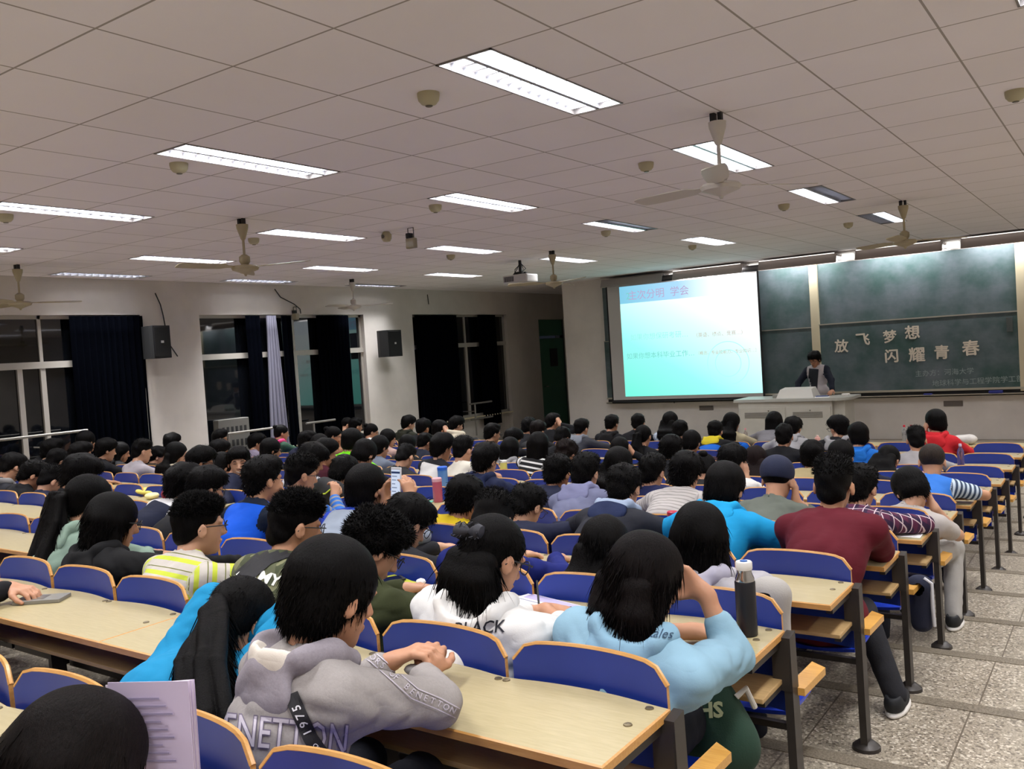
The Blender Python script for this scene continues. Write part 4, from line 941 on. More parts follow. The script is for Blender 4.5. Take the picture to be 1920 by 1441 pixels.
            for x in (-.06, -.03, 0, .03, .06):
                if tl < 0:
                    dn = V(0, 0, tl); bf = Ry@V(0, -.02, 0); p0_ = w2(x, -.072, -.03); q = [p0_, p0_+dn*.3+a*x*.1+bf, p0_+dn*.62+a*x*.25+bf*1.2, p0_+dn*(1-.12*abs(x)/.06)+a*x*.35+bf*.8]; sp += [('c', q[i], q[i+1], (.036, .034, .03)[i], (.034, .03, .012)[i], .02) for i in range(3)]; continue
                q = [w2(x, -.07, -.02), w2(x*1.15, -.075, -.09), bk(.02, x*1.25), bk(tl*.6, x*1.3), bk(tl, x*1.15)]
                sp += [('c', q[i], q[i+1], (.036, .034, .028, .024)[i], (.034, .028, .024, .009)[i], .02) for i in range(4)]
        wv = wav(hv+2, 55, 6); v5, f5 = nets([sp], (.0042, .0062, .0095)[lod], lambda p: (.003 if hair == 'pony' else .0042)*wv(p*np.array([1, 1, .2])), .02)
        s5 = strands(v5, f5, hv, (8000 if hair == 'pony' else 4200, 900, 200)[lod], .1 if hair == 'pony' else .08, .06, 1.0, .0015 if not lod else .0024)
        me = tri_join('hair_length', [(v5-loc, f5), (s5[0]-loc, s5[1])]); link('ponytail' if hair == 'pony' else 'hair_length', me, hm, body)
    if hair == 'bun':
        bo = link('hair_bun', np_mesh('bun', *nets([[('e', V(0, 0, 0), I3, V(.034, .034, .03), .01)]], .005, lambda p, q=wav(3, 90, 6): .003*q(p), .01)), hm, body, Hc+Rh@V(0, -.10, .075)-loc)
    if glasses: go = link('glasses', GLM, None, body, Hc-loc); go.rotation_euler = E3; (GLM.materials.append(M_BLACK) if not GLM.materials else None)
    return surf
# ------------------------------------------------------------------ the audience
def head_at(px, py, w, k):
    yd = YD(k); d = ray(px, py); H_ = d*(.178*F/w); lo, hi = yd-.46, yd-.16
    if H_.y < lo: H_ = d*(lo/d.y)
    if H_.y > hi: H_ = d*(hi/d.y)
    return H_
def PS(px, py, w, k, desc, hx=0, H_=None, dx=0, dy=0, **kw):
    h = H_.z-FZ(k); hx = max(H_.x-.17, min(H_.x+.17, hx))
    kw.setdefault('legs', w >= 40 or H_.x > -2.2); rs = rnd.randint(0, 999); kw.setdefault('hv', rs)
    kw.setdefault('yaw', rnd.uniform(-8, 10)); kw.setdefault('pitch', 12+max(0, (.95-h)*90)); kw.setdefault('skin', rnd.choice(['#c4967a', '#b98a6c', '#c89c80']))
    kw.setdefault('group', 'seated students')
    return person('%s, %s row from the front' % (desc, ORD[11-k]), H_, (hx, YD(k)-.60+dy, FZ(k-1 if k < 9 else k)+.41), FZ(k-1 if k < 9 else k), w=w, desk=(YD(k), DZ(k)), **kw)
fb = fabric
BK = fb('plain', '#141418'); NV = fb('plain', '#181c33'); DG = fb('plain', '#2c2c2e'); WH = fb('plain', '#d9d6d0'); GR = fb('marl', '#8f8e90', '#a6a5a8')
# rows are counted with k: 11 is the front row, 0 the row of the nearest desk
T_ = [
 (1196, 788, 28, 11, 'student with short black hair, black jacket below screen corner', dict(top=BK, kind='jacket')),
 (1257, 785, 28, 11, 'long-haired student in pale blue stripes below the screen', dict(top=fb('stripe', '#8a9bb0', '#c0c8d2', per=.03), hair='long', tail=.12)),
 (1147, 790, 28, 11, 'student in black hoodie with orange lining left below the screen', dict(top=BK, kind='hoodie', hood=fb('plain', '#1c1a1c'))),
 (1372, 787, 30, 11, 'student with long black ponytail and cream top before the console', dict(top=fb('plain', '#b8ac8c'), hair='long', tail=.2, yaw=-25)),
 (1452, 785, 28, 11, 'student in grey top with smooth black hair before the console', dict(top=fb('plain', '#77757a'), hair='bob')),
 (1487, 797, 31, 10, 'student in light grey hoodie with black hair before the console', dict(top=GR, kind='hoodie', hood=GR, hair='thick')),
 (1341, 803, 29, 10, 'student in black and blue jacket with yellow hood', dict(top=fb('bands', '#1763c9', '#101014', thr=.22), kind='jacket', hood=fb('plain', '#d8c42c'))),
 (1572, 795, 38, 10, 'student with glasses and grey hood looking left', dict(top=BK, kind='hoodie', hood=GR, hair='thick', yaw=55, glasses=True)),
 (1755, 785, 38, 10, 'student in red hoodie', dict(top=fb('plain', '#c3232c'), kind='hoodie', hood=fb('plain', '#c8262f'), hair='bowl', yaw=35, arms=('cheek', 'desk'))),
 (1035, 787, 26, 11, 'student in black, hand at face, by white wall corner', dict(top=BK, arms=('desk', 'head'), yaw=-20)),
 (990, 795, 26, 10, 'student in black bowed low left of the white wall corner', dict(top=BK)),
 (855, 792, 25, 11, 'student in black jacket with thick hair under the furthest window', dict(top=DG, kind='jacket', hair='thick', yaw=-25)),
 (765, 790, 26, 11, 'student in dark olive hooded jacket by the second pillar', dict(top=fb('plain', '#2b2c22'), kind='hoodie', hood=fb('plain', '#2b2c22'), yaw=-25, hair='thick')),
 (666, 794, 24, 10, 'student in black left of the second pillar', dict(top=BK, yaw=-20)),
 (636, 792, 22, 11, 'short-haired student facing right beside the black curtain', dict(top=BK, yaw=-45, hair='buzz', dx=.3)),
 (1090, 798, 28, 10, 'student in grey hooded jacket in front of the white wall', dict(top=fb('plain', '#3a3b42'), kind='hoodie', hood=fb('plain', '#7d828c'))),
 (1275, 802, 32, 10, 'student in camouflage-collared dark coat', dict(top=BK, kind='jacket', hood=fb('camo', '#8d8476', '#5a5146', '#b0a79a'))),
 (1610, 810, 40, 9, 'student in bright blue hooded jacket', dict(top=fb('plain', '#1767c0'), kind='hoodie', hood=fb('plain', '#1d70cc'), hair='bowl', yaw=20)),
 (1470, 812, 38, 9, 'student in black with broad shoulders', dict(top=BK, kind='jacket', hair='crop')),
 (1718, 818, 40, 9, 'student in pale grey top with spiky hair', dict(top=fb('plain', '#a3a0a2'), hair='fade', yaw=15)),
 (1008, 802, 29, 10, 'student with brown-black hair behind the arm-leaning student', dict(top=DG, hair='thick', hc='#171110')),
 (820, 800, 27, 10, 'student in cream top with a hand on the head', dict(top=fb('plain', '#c9bfa9'), arms=('desk', 'head'), hair='thick', yaw=-20, dx=.05)),
 (796, 797, 26, 10, 'student in dark top beside the hand-on-head student', dict(top=BK, hair='thick', dx=-.05)),
 (696, 805, 26, 10, 'student with glasses and white collar, hair tied back', dict(top=fb('collar', '#2d2f35', '#d0d0cc', '#e0e0dc', thr=.3), hair='bun', yaw=-35, glasses=True)),
 (1206, 812, 36, 9, 'student with dark hair tied with a ribbon', dict(top=BK, hair='pony', tail=.12)),
 (1297, 823, 35, 9, 'student with round black hair, dark plum top', dict(top=fb('plain', '#3a1f2a'), hair='bowl')),
 (1055, 814, 32, 9, 'student in black bent over a lit sheet', dict(top=BK, pitch=35)),
 (962, 817, 34, 9, 'student in black stretching an arm to the right', dict(top=BK, hair='thick', pitch=30, yaw=-20)),
 (922, 807, 34, 9, 'student with glasses and brown jacket before the far recess', dict(top=fb('plain', '#3c3229'), kind='jacket', glasses=True, yaw=-25)),
 (796, 824, 30, 9, 'student in dark blue jacket behind the white t-shirts', dict(top=fb('plain', '#1d2130'), kind='jacket', yaw=-10)),
 (727, 817, 27, 9, 'long-haired student in pale pink top facing right', dict(top=fb('plain', '#b99a90'), hair='long', tail=.14, yaw=-35)),
 (527, 807, 27, 9, 'student with pink scarf and hair tied high', dict(top=fb('plain', '#2b4a3a'), hair='bun', yaw=-30, hood=fb('plain', '#d8457e'))),
 (625, 812, 31, 8, 'student with glasses facing right beside the green t-shirt', dict(top=fb('plain', '#a7795c'), glasses=True, yaw=-50, hair='bun', arms=('desk', 'chin'))),
 (1667, 855, 42, 8, 'student in pink plaid with long hair bowed down', dict(top=fb('plaid', '#d99a9c', '#f0dcd8', '#a85b62', per=.06), hair='tail', tail=.1, pitch=42, yaw=-15, hood=fb('plain', '#b9b6b4'))),
 (1162, 837, 41, 8, 'student in black resting a hand on the neck', dict(top=BK, hair='bowl', arms=('desk', 'head'))),
 (957, 835, 35, 8, 'student with bobbed black hair and grey hooded top', dict(top=GR, kind='hoodie', hood=GR, hair='bob')),
 (764, 829, 31, 8, 'student with rounded black hair, black coat before second pillar', dict(top=BK, hair='bowl', kind='jacket')),
 (480, 825, 31, 8, 'student in mauve t-shirt facing right, far left side', dict(top=fb('plain', '#847a8c'), hair='thick', yaw=-30)),
 (411, 817, 29, 8, 'student with glasses facing right beside the first pillar', dict(top=DG, glasses=True, yaw=-30)),
 (1522, 847, 44, 7, 'student in beige top', dict(top=fb('plain', '#9c8d68'), hair='thick', pitch=10)),
 (1577, 847, 54, 7, 'student with large round head of black hair, dark blue top', dict(top=NV, hair='bowl', pitch=5)),
 (1417, 857, 44, 7, 'student with long dark brown hair and black top', dict(top=BK, hair='long', hc='#1b1110', tail=.15)),
 (1747, 855, 52, 6, 'shaven-headed student in blue t-shirt with striped sleeves', dict(top=fb('sleeves', '#2e6cc0', '#b9c6d2', '#39475e', per=.03), hair='buzz', hc='#3a322d', skin='#b98a6c', arms=('chin', 'desk'), sleeve='short')),
 (1257, 835, 46, 7, 'student with black hair, dark coat behind striped grey sweater', dict(top=BK, hair='thick', kind='jacket')),
 (1062, 842, 42, 7, 'student with brownish wavy hair', dict(top=DG, hair='curly', hc='#1c1412', pitch=30)),
 (1010, 827, 42, 7, 'student in black and white striped top', dict(top=fb('stripe', '#141416', '#c9c8c6', per=.045, duty=.35), hair='bob')),
 (712, 832, 37, 7, 'student in grey-blue t-shirt with bowl haircut', dict(top=fb('plain', '#68707f'), hair='bowl', yaw=-12)),
 (600, 828, 34, 7, 'student with black bob behind the maroon top', dict(top=BK, hair='bob', yaw=-10)),
 (575, 822, 35, 7, 'student in navy hooded jacket facing right', dict(top=NV, kind='hoodie', hood=NV, yaw=-30, glasses=True)),
 (316, 825, 31, 7, 'student with black hair against the first pillar', dict(top=BK, hair='thick', dx=.1)),
 (1322, 872, 30, 6, 'student with small hair bun bowed low', dict(top=BK, hair='bun', pitch=40)),
 (1222, 875, 52, 5, 'student in navy collarless top', dict(top=fb('plain', '#1a2048'), hair='crop', sleeve='short')),
 (1705, 907, 66, 5, 'student in grey trousers leaning head on hand, aisle seat', dict(top=fb('plain', '#b9b2ae'), hair='bowl', pitch=48, roll=-12, yaw=20, sleeve='short', arms=('desk', 'cheek'), legc='#a9a6a2', shoes='#1c1c1e', legs=True, dx=.0,
     knees=[(-1.14, YD(5)-.28, FZ(4)+.40), (-.83, 5.25, FZ(4)+.40)], feet=[(-1.08, YD(5)-.26, FZ(4)+.07), (-.82, 5.10, FZ(4)+.07)])),
 (867, 837, 43, 6, 'thick-necked student in cream t-shirt', dict(top=fb('plain', '#d6d0c2'), hair='fade', sleeve='short')),
 (827, 832, 41, 6, 'student in white t-shirt with black collar and glasses', dict(top=fb('collar', '#dcdad8', '#1a1a20', '#1a1a20', thr=.335), hair='thick', glasses=True, sleeve='short', yaw=-12)),
 (660, 820, 40, 6, 'student in neon green t-shirt', dict(top=fb('plain', '#7be21c'), hair='bowl', yaw=-12, sleeve='short')),
 (760, 850, 40, 6, 'student in black jacket bowed over the desk', dict(top=DG, kind='jacket', pitch=38, hair='fade')),
 (507, 837, 41, 6, 'student with glasses in black facing right', dict(top=BK, glasses=True, yaw=-25, hair='bowl')),
 (410, 840, 36, 6, 'student in cream top by the first pillar', dict(top=fb('plain', '#cfc3a4'), yaw=-20, hair='thick', hood=fb('plain', '#d4c9ae'))),
 (296, 850, 38, 6, 'student in brown jacket with glasses looking at a phone', dict(top=fb('plain', '#3a2e24'), kind='jacket', glasses=True, yaw=-35, arms=('desk', 'phone'))),
 (226, 842, 38, 6, 'student with long black hair, bare cheek turned right', dict(top=BK, hair='long', tail=.15, yaw=-30)),
 (331, 845, 37, 5, 'long-haired student in pale cream top before the first pillar', dict(top=fb('plain', '#b8ac96'), hair='long', tail=.1, yaw=-40, hood=fb('plain', '#b8ac96'))),
 (910, 855, 54, 5, 'student in navy hooded coat behind the yellow t-shirt', dict(top=fb('plain', '#1c2340'), kind='hoodie', hood=fb('plain', '#1e2748'), hair='thick', glasses=True)),
 (1045, 877, 52, 4, 'student in navy jacket with short hair', dict(top=NV, kind='jacket', hair='crop', pitch=20)),
 (1160, 862, 56, 5, 'student with long straight black hair and black top', dict(top=BK, hair='long', tail=.2)),
 (1285, 875, 56, 4, 'student in pale grey striped sweater', dict(top=fb('stripe', '#b3adaa', '#8c8886', per=.028, duty=.3), hair='thick', kind='sweat')),
 (1372, 857, 58, 6, 'student in white t-shirt propping the head', dict(top=WH, hair='thick', arms=('desk', 'cheek'), sleeve='short', glasses=True, yaw=-12)),
 (1457, 887, 64, 4, 'student in navy cap and grey-green shirt', dict(top=fb('plain', '#62675f'), kind='shirt', hair='cap', arms=('desk', 'cheek'), sleeve='mid', pitch=20)),
 (607, 843, 41, 5, 'student in maroon top with face turned right', dict(top=fb('plain', '#431321'), yaw=-35, hair='thick')),
 (685, 844, 45, 5, 'student with head bowed and black hair beside the grey-blue t-shirt', dict(top=BK, hair='bowl', pitch=40)),
 (585, 853, 46, 4, 'student in black and white top behind blue-striped grey jacket', dict(top=fb('bands', '#141418', '#c0c0c6', thr=.33), hair='thick', pitch=30, yaw=-18)),
 (264, 840, 39, 5, 'student in pale pink and grey t-shirt', dict(top=fb('bands', '#a88484', '#a7a0a6', thr=.2), hair='fade', yaw=-15, sleeve='short')),
 (197, 838, 36, 5, 'student in dark clothes with face hidden in shade', dict(top=BK, yaw=-15, hair='thick')),
 (160, 822, 38, 5, 'taller black-haired student against the wide black curtain', dict(top=BK, hair='bowl', pitch=5)),
 (1170, 902, 64, 3, 'student in black jacket with navy and grey hood, ears showing', dict(top=fb('plain', '#22232b'), kind='hoodie', hood=fb('bands', '#1d2748', '#8d9ab0', thr=.43), hair='crop', pitch=25)),
 (1097, 876, 56, 4, 'student in lilac-grey hooded jacket', dict(top=fb('plain', '#6a6d88'), kind='hoodie', hood=fb('plain', '#77799a'), hair='crop', glasses=True)),
 (1360, 902, 72, 3, 'student in bright cyan jacket', dict(top=fb('plain', '#118fc6'), kind='jacket', hair='bowl', pitch=22, hood=fb('plain', '#1797cf'), bulk=1.1)),
 (1612, 902, 64, 4, 'student in purple and white plaid shirt', dict(top=fb('plaid', '#5b2a45', '#cbb7bd', '#26203a', per=.05), kind='shirt', hair='crop', yaw=-10)),
 (447, 858, 48, 4, 'smiling student in navy hoodie turned to the camera', dict(top=NV, kind='hoodie', yaw=-128, tyaw=-35, pitch=4, hair='thick', arms=('desk', ('at', (-5.55, YD(4)-.62, DZ(4)-.0), (.2, -1, -.1))))),
 (375, 858, 48, 4, 'student with glasses and black hair facing right', dict(top=BK, glasses=True, yaw=-35, hair='thick')),
 (417, 868, 40, 4, 'student with only black hair showing behind the smiling one', dict(top=BK, hair='bowl', pitch=35)),
 (156, 846, 42, 4, 'student with glasses, hand raised to the mouth', dict(top=DG, glasses=True, yaw=-35, arms=('desk', 'chin'), dx=-.1)),
 (120, 858, 38, 4, 'student with short hair bowed in a black coat', dict(top=BK, kind='jacket', pitch=30, dx=-.2)),
 (96, 839, 34, 4, 'student in black hooded coat before the metal handrail', dict(top=BK, kind='hoodie', hood=BK, yaw=-15, hair='crop')),
 (1545, 895, 80, 3, 'student in maroon shirt seen from behind, at the aisle', dict(top=fb('plain', '#5a1321'), kind='shirt', hair='fade', yaw=4, pitch=10, bulk=1.16, hang=.16, arms=('fold', ('at', (-1.08, YD(3)-.02, DZ(3)+.05), (-.8, .6, 0), (0, 0, -1), .5, (1, -.3, .05), (-.87, YD(3)-.2, DZ(3)+.03))),
     legc='#2f2f33', shoes='#16181c', dx=.06, knees=[(-1.25, YD(3)-.28, FZ(2)+.4), (-.92, 3.66, FZ(2)+.37)], feet=[(-1.3, YD(3)-.26, FZ(2)+.07), (-.80, 3.60, FZ(2)+.07)])),
 (990, 937, 64, 3, 'student with glasses reading in navy top', dict(top=NV, glasses=True, pitch=35, hair='crop', yaw=-5)),
 (870, 922, 70, 3, 'student in yellow t-shirt', dict(top=fb('plain', '#d6b81f'), hair='thick', sleeve='short')),
 (685, 904, 66, 2, 'student in grey and royal blue shirt holding up a phone', dict(top=fb('bands', '#8e98a8', '#1f3fae', thr=.325), kind='shirt', hair='bowl', arms=(('at', aty(722, 945, YD(2)-.13), (-.05, .2, 1), (.9, .3, 0), .5), ('at', aty(768, 935, YD(2)-.13), (-.3, .2, 1), (-1, .3, 0), .6)), yaw=-8, pitch=8)),
 (645, 878, 58, 4, 'student in black coat with a black rucksack with lime piping', dict(top=BK, kind='hoodie', hood=BK, hair='thick', pitch=35)),
 (562, 880, 58, 3, 'student in grey jacket with blue shoulder stripes holding a sheet', dict(top=fb('sleeves', '#85868c', '#2c66b8', '#85868c', per=.04, duty=.4), kind='jacket', hair='fade', glasses=True, yaw=-20, arms=('desk', 'phone'), hood=fb('plain', '#1f4ea6'))),
 (490, 888, 66, 2, 'student in bright blue polo shirt', dict(top=fb('bands', '#0f58d6', '#101a2c', thr=.345), kind='polo', hair='crop', arms=('desk', 'chin'), yaw=-12, pitch=5, sleeve='short')),
 (385, 904, 52, 2, 'student with glasses leaning over, dark top', dict(top=BK, glasses=True, yaw=-15, hair='thick', sleeve='short')),
 (343, 898, 52, 2, 'student in navy top with white striped collar', dict(top=fb('bands', '#151a30', '#d6d4d6', thr=.315), kind='polo', hair='thick')),
 (98, 893, 46, 3, 'student in navy jacket bowed with an ear showing', dict(top=NV, kind='jacket', pitch=35, yaw=-10, hair='fade', arms=('fold', 'fold'))),
 (70, 883, 46, 3, 'student in black bowed behind the navy jacket', dict(top=BK, kind='jacket', pitch=35, hair='crop', dx=-.1, yaw=-20)),
 (37, 868, 40, 3, 'student in grey and white hooded coat at the left edge', dict(top=fb('plain', '#26272e'), kind='hoodie', hood=fb('plain', '#8f8d8c'), dx=-.2, hair='crop', pitch=30)),
 (1135, 1012, 92, 2, 'student with very long straight black hair over the shoulders', dict(top=BK, hair='long', tail=.34, pitch=20)),
 (1337, 990, 105, 2, 'student with long black hair and pink and grey top', dict(top=fb('bands2', '#dd9cc4', '#aaa7ad', thr=.31), bulk=.88, hair='bob', kind='sweat', pitch=8, arms=('fold', 'fold'), dx=-.08, hood=fb('plain', '#b6b3c4'))),
 (925, 960, 84, 2, 'student in royal navy jacket with shaved nape', dict(top=fb('plain', '#141f6b'), kind='jacket', hair='fade', pitch=38)),
 (766, 966, 80, 2, 'student with glasses bowed, dark grey jacket', dict(top=fb('plain', '#232328'), kind='jacket', hair='thick', glasses=True, pitch=35, yaw=-12)),
 (150, 880, 60, 2, 'student with thick black hair in black, writing at the desk', dict(top=BK, kind='jacket', hair='thick', yaw=-20, pitch=25)),
 (165, 925, 75, 1, 'student with very long loose ponytail and sage green hoodie', dict(top=fb('plain', '#8aa192'), kind='hoodie', hood=fb('plain', '#90a898'), hair='pony', tail=.36, yaw=-10)),
 (212, 962, 92, 1, 'student in black hoodie with bobbed hair and glasses', dict(top=fb('plain', '#121214'), kind='hoodie', hood=fb('plain', '#121214'), hair='bob', yaw=-12, glasses=True, bulk=1.12, arms=('desk', ('at', (-3.05, YD(1)-.1, DZ(1)+.03), (.8, .5, 0))))),
 (367, 970, 86, 1, 'student in white and lime striped t-shirt with glasses', dict(top=fb('stripe3', '#c9c2ba', '#c3cf45', '#6c7036', per=.062), hair='fade', hv=1, glasses=True, yaw=-22, pitch=6, kind='tee', sleeve='short', bulk=1.1)),
 (550, 968, 92, 1, 'student in camouflage top with black shoulder panel and glasses', dict(top=fb('camo', '#5c5f48', '#454a35', '#7a7a5c'), kind='sweat', hair='fade', hv=2, glasses=True, yaw=-22, pitch=14, bulk=1.05)),
 (706, 1006, 102, 1, 'student with curly black hair, glasses and olive jacket', dict(top=fb('plain', '#34391f'), kind='jacket', hair='curly', glasses=True, yaw=-28, pitch=38)),
]
info = {}; HD = {}
for t in T_: HD[t[0], t[1]] = head_at(*t[:4])+Vector((t[5].get('dx', 0)*.6, 0, 0))
HX = {(t[0], t[1]): HD[t[0], t[1]].x+t[5].get('dx', 0)*.4 for t in T_}
near = {0: [-1.5, -2.0], 1: [XE-1.5*SW-.03, XE-.55*SW, -5.7]}
for k in range(-1, 12):                        # neighbours on a row keep a seat's distance
    R = [(t[0], t[1]) for t in T_ if t[3] == k]; fx = near.get(k, [])
    for _ in range(60):
        R.sort(key=lambda q: HX[q])
        for p_, q_ in zip(R, R[1:]):
            g_ = .385-(HX[q_]-HX[p_])
            if g_ > 0: HX[p_] -= g_/2; HX[q_] += g_/2
        for q_ in R:
            for f_ in fx:
                g_ = HX[q_]-f_
                if abs(g_) < .385: HX[q_] = f_+(.385 if g_ > 0 else -.385)
for t in T_:
    info[(t[0], t[1])] = PS(*t[:5], hx=HX[t[0], t[1]], H_=HD[t[0], t[1]], **t[5])
if DEBUG:
    for t in T_:
        q_ = (t[0], t[1])
        if abs(HX[q_]-HD[q_].x) > .16: print('LEAN', q_, t[3], round(HX[q_]-HD[q_].x, 2))
        for u in T_:
            if u is t or (u[0], u[1]) < q_: continue
            if len(t[4].split()) > 11: print('WORDS', t[4])
            if (HD[q_]-HD[(u[0], u[1])]).length < .24: print('CLOSE', q_, (u[0], u[1]), t[3], u[3], round((HD[q_]-HD[(u[0], u[1])]).length, 2))
# ------------------------------------------------------------------ lettering and bands stitched on cloth
def bvh_of(*ms):
    vs = []; fs = []; o = 0
    for v, f in ms: vs += [Vector(p) for p in v]; fs += [tuple(int(i)+o for i in q) for q in f]; o += len(v)
    return BVHTree.FromPolygons(vs, fs)
def cast(bv, x, y):
    d = ray(x, y).normalized(); h = bv.ray_cast(Vector((0, 0, 0)), d)
    return None if h[0] is None else h[0]-d*.003
def decal(bv, soup, mat, name, parent, loc, off=0.0, th=.0):
    vs, fs = soup; P = []; 
    for x, y in vs:
        h = cast(bv, x, y); P.append(None if h is None else h-ray(x, y).normalized()*off)
    idx = {}; out = []
    for i, p in enumerate(P):
        if p is not None: idx[i] = len(out); out.append(p-Vector(loc))
    F_ = [tuple(idx[i] for i in f) for f in fs if all(i in idx for i in f)]
    F_ = [f for f in F_ if max((out[a]-out[b]).length for a in f for b in f) < .08]
    if not F_: return None
    o = MB().add(out, F_).build(name, mat, parent); return o
def px_text(body, cx, cy_, size, rot=0, sx=1, bold=0, shear=0, skew=0, sub=5):
    v, f = text_geo(body, 1.0, 2, sub=sub/size, bold=bold, shear=shear); ca, sa = math.cos(rot), math.sin(rot)
    return [(cx+(p.x*sx*ca+p.y*sa)*size, cy_+(p.x*sx*sa-p.y*ca+p.x*sx*skew)*size) for p in v], f
def px_band(path, hw, n=60, across=5):
    L = [0]; 
    for a, b in zip(path, path[1:]): L.append(L[-1]+math.dist(a, b))
    def at(t):
        t *= L[-1]
        for i in range(len(path)-1):
            if t <= L[i+1]+1e-6: q = (t-L[i])/(L[i+1]-L[i]); return (path[i][0]+(path[i+1][0]-path[i][0])*q, path[i][1]+(path[i+1][1]-path[i][1])*q)
        return path[-1]
    vs = []; 
    for i in range(n+1):
        p, q = at(max(0, i/n-.02)), at(min(1, i/n+.02)); t = math.hypot(q[0]-p[0], q[1]-p[1]) or 1; nx, ny = -(q[1]-p[1])/t, (q[0]-p[0])/t; c = at(i/n)
        for k in range(across+1): u = (2*k/across-1)*hw; vs.append((c[0]+nx*u, c[1]+ny*u))
    A = across+1
    return vs, [(i*A+k, i*A+k+1, (i+1)*A+k+1, (i+1)*A+k) for i in range(n) for k in range(across)], at
def px_chars(text, at, t0, t1, size, bold=0, flip=0, sx=1):
    vs = []; fs = []
    for i, chh in enumerate(text):
        if chh == ' ': continue
        t = t0+(t1-t0)*(i+.5)/len(text); p, q = at(t-.01), at(t+.01); r = math.atan2(q[1]-p[1], q[0]-p[0])+flip; v, f = px_text(chh, *at(t), size, r, sx, bold, sub=4)
        fs += [tuple(j+len(vs) for j in g) for g in f]; vs += v
    return vs, fs
# ------------------------------------------------------------------ the nearest students
LEN = fb('marl', '#8b8583', '#a19b99'); LIN = fabric('plain', '#dcd3c8')
s1 = person('student in grey hooded sweatshirt with large lettering on the back and black lettered strap', ray(622, 1083)*1.86, (-1.42, YD(0)-.60, FZ(-1)+.41), FZ(-1), w=165, hair='bowl', hv=4, top=LEN, kind='sweat', yaw=-12, tyaw=-12, pitch=20, bulk=1.0, group='seated students',
    hood=fb('marl', '#7f7880', '#9a939b'), lining=LIN, hs_=.98, desk=(YD(0), DZ(0)), arms=(('at', (-1.47, YD(0)-.20, DZ(0)+.07), (.75, .45, .35), (.3, .2, -1), .75), ('at', (-1.385, YD(0)-.175, DZ(0)+.045), (-.35, .8, .5), (-.3, .1, -1), .7, (1, -.25, -.1))), hang=.03)
v_, f_, q_ = s1; b1 = q_['body']; L1 = q_['loc']; bv1 = bvh_of((v_, f_)); MT = plain('letter_white', '#b9b2bd', .8); ML = plain('letter_edge', '#6d6478', .8)
for off, m, bo in ((.0, ML, .03), (.0015, MT, .0)): decal(bv1, px_text('ENETTON', 535, 1380, 84, .10, .62, bold=bo), m, 'lettering', b1, L1, off)
bd_ = px_band([(545, 1300), (560, 1335), (583, 1385), (612, 1425), (660, 1470)], 14); decal(bv1, bd_[:2], plain('strap_black', '#16151a', .7), 'strap', b1, L1, .003)
MW = plain('strap_print', '#d8d6dc', .7)
decal(bv1, px_chars('1975', bd_[2], .42, .10, 23, .01, math.pi, 1), MW, 'strap_lettering', b1, L1, .0055)
decal(bv1, px_chars('LIMITED', bd_[2], .78, .50, 13, .01, math.pi, 1), MW, 'strap_lettering', b1, L1, .0055)
sp_ = px_band([(655, 1205), (700, 1232), (742, 1268), (778, 1300), (822, 1318), (862, 1338)], 9); 
e1 = px_band([(655+5, 1205-7), (705, 1224), (748, 1260), (784, 1291), (826, 1308), (866, 1330)], 1); e2 = px_band([(650, 1212), (695, 1240), (737, 1277), (772, 1309), (818, 1328), (858, 1347)], 1)
for e in (e1, e2): decal(bv1, e[:2], MT, 'sleeve_piping', b1, L1, .001)
for w_, t0, t1 in (('COLORS', .03, .33), ('OF', .38, .46), ('BENETTON', .52, .97)): decal(bv1, px_chars(w_, sp_[2], t0, t1, 17, .0, 0, .9), MT, 'sleeve_lettering', b1, L1, .0015)
s2 = person('student with long loose ponytail and bright cyan jacket bent over the desk', ray(455, 1140)*2.45, (-2.0, YD(0)-.58, FZ(-1)+.41), FZ(-1), w=120, hair='pony', hv=5, tailpts=[ray(398, 1160)*2.3, ray(380, 1245)*2.14, ray(385, 1335)*2.0, ray(410, 1440)*1.92], top=fabric('plain', '#1683b2'), kind='jacket', yaw=6, pitch=38, group='seated students', desk=(YD(0), DZ(0)), arms=('fold', 'fold'), bulk=1.08)
s3 = person('student in white hooded sweatshirt with BLACK on the back and a dark bow hair clip', ray(925, 1022)*2.46, (XE-1.5*SW-.03, YD(1)-.58, FZ(0)+.41), FZ(0), w=110, hair='tail', hv=6, tail=-.13, top=fabric('plain', '#e3e1df'), kind='sweat', yaw=-16, pitch=26, group='seated students', hood=fabric('plain', '#e8e6e4'), desk=(YD(1), DZ(1)), glasses=True,
    sleeve='mid', bulk=1.12, arms=('fold', ('at', (-1.50, YD(1)-.235, DZ(1)+.045), (-.5, .8, -.3), (0, 0, -1), .7, (1, -.4, -.2))))
v_, f_, q_ = s3; bv3 = bvh_of((v_, f_), q_['hoodm']); decal(bv3, px_text('BLACK', 897, 1177, 33, -.06, .95, .01, .2), plain('letter_black', '#1b1c26', .8), 'lettering', q_['body'], q_['loc'], .001)
Hc, Rh = q_['Hc'], q_['Rh']; b = MB(); P0 = Hc+Rh@V(0, -.105, .045)
for sgn in (-1, 1): b.lathe([(.006, 0), (.018, .012), (.022, .03), (.016, .045), (.004, .05)], c=(0, 0, 0), axis='x', n=12); 
b = MB().lathe([(.004, -.05), (.018, -.045), (.024, -.03), (.016, -.012), (.008, 0), (.016, .012), (.024, .03), (.018, .045), (.004, .05)], axis='x', n=14)
for k in range(26):
    a = rnd.uniform(0, 6.28); x = rnd.uniform(-.045, .045); r = .02; b.tube([(x, r*math.cos(a), r*math.sin(a)), (x+rnd.uniform(-.012, .012), r*1.35*math.cos(a), r*1.35*math.sin(a)), (x, r*math.cos(a+.6), r*math.sin(a+.6))], .0018, 4)
b.build('hair_clip', plain('clip_cloth', '#23232c', .6), q_['body'], Vector(P0)-Vector(q_['loc']), smooth=True)
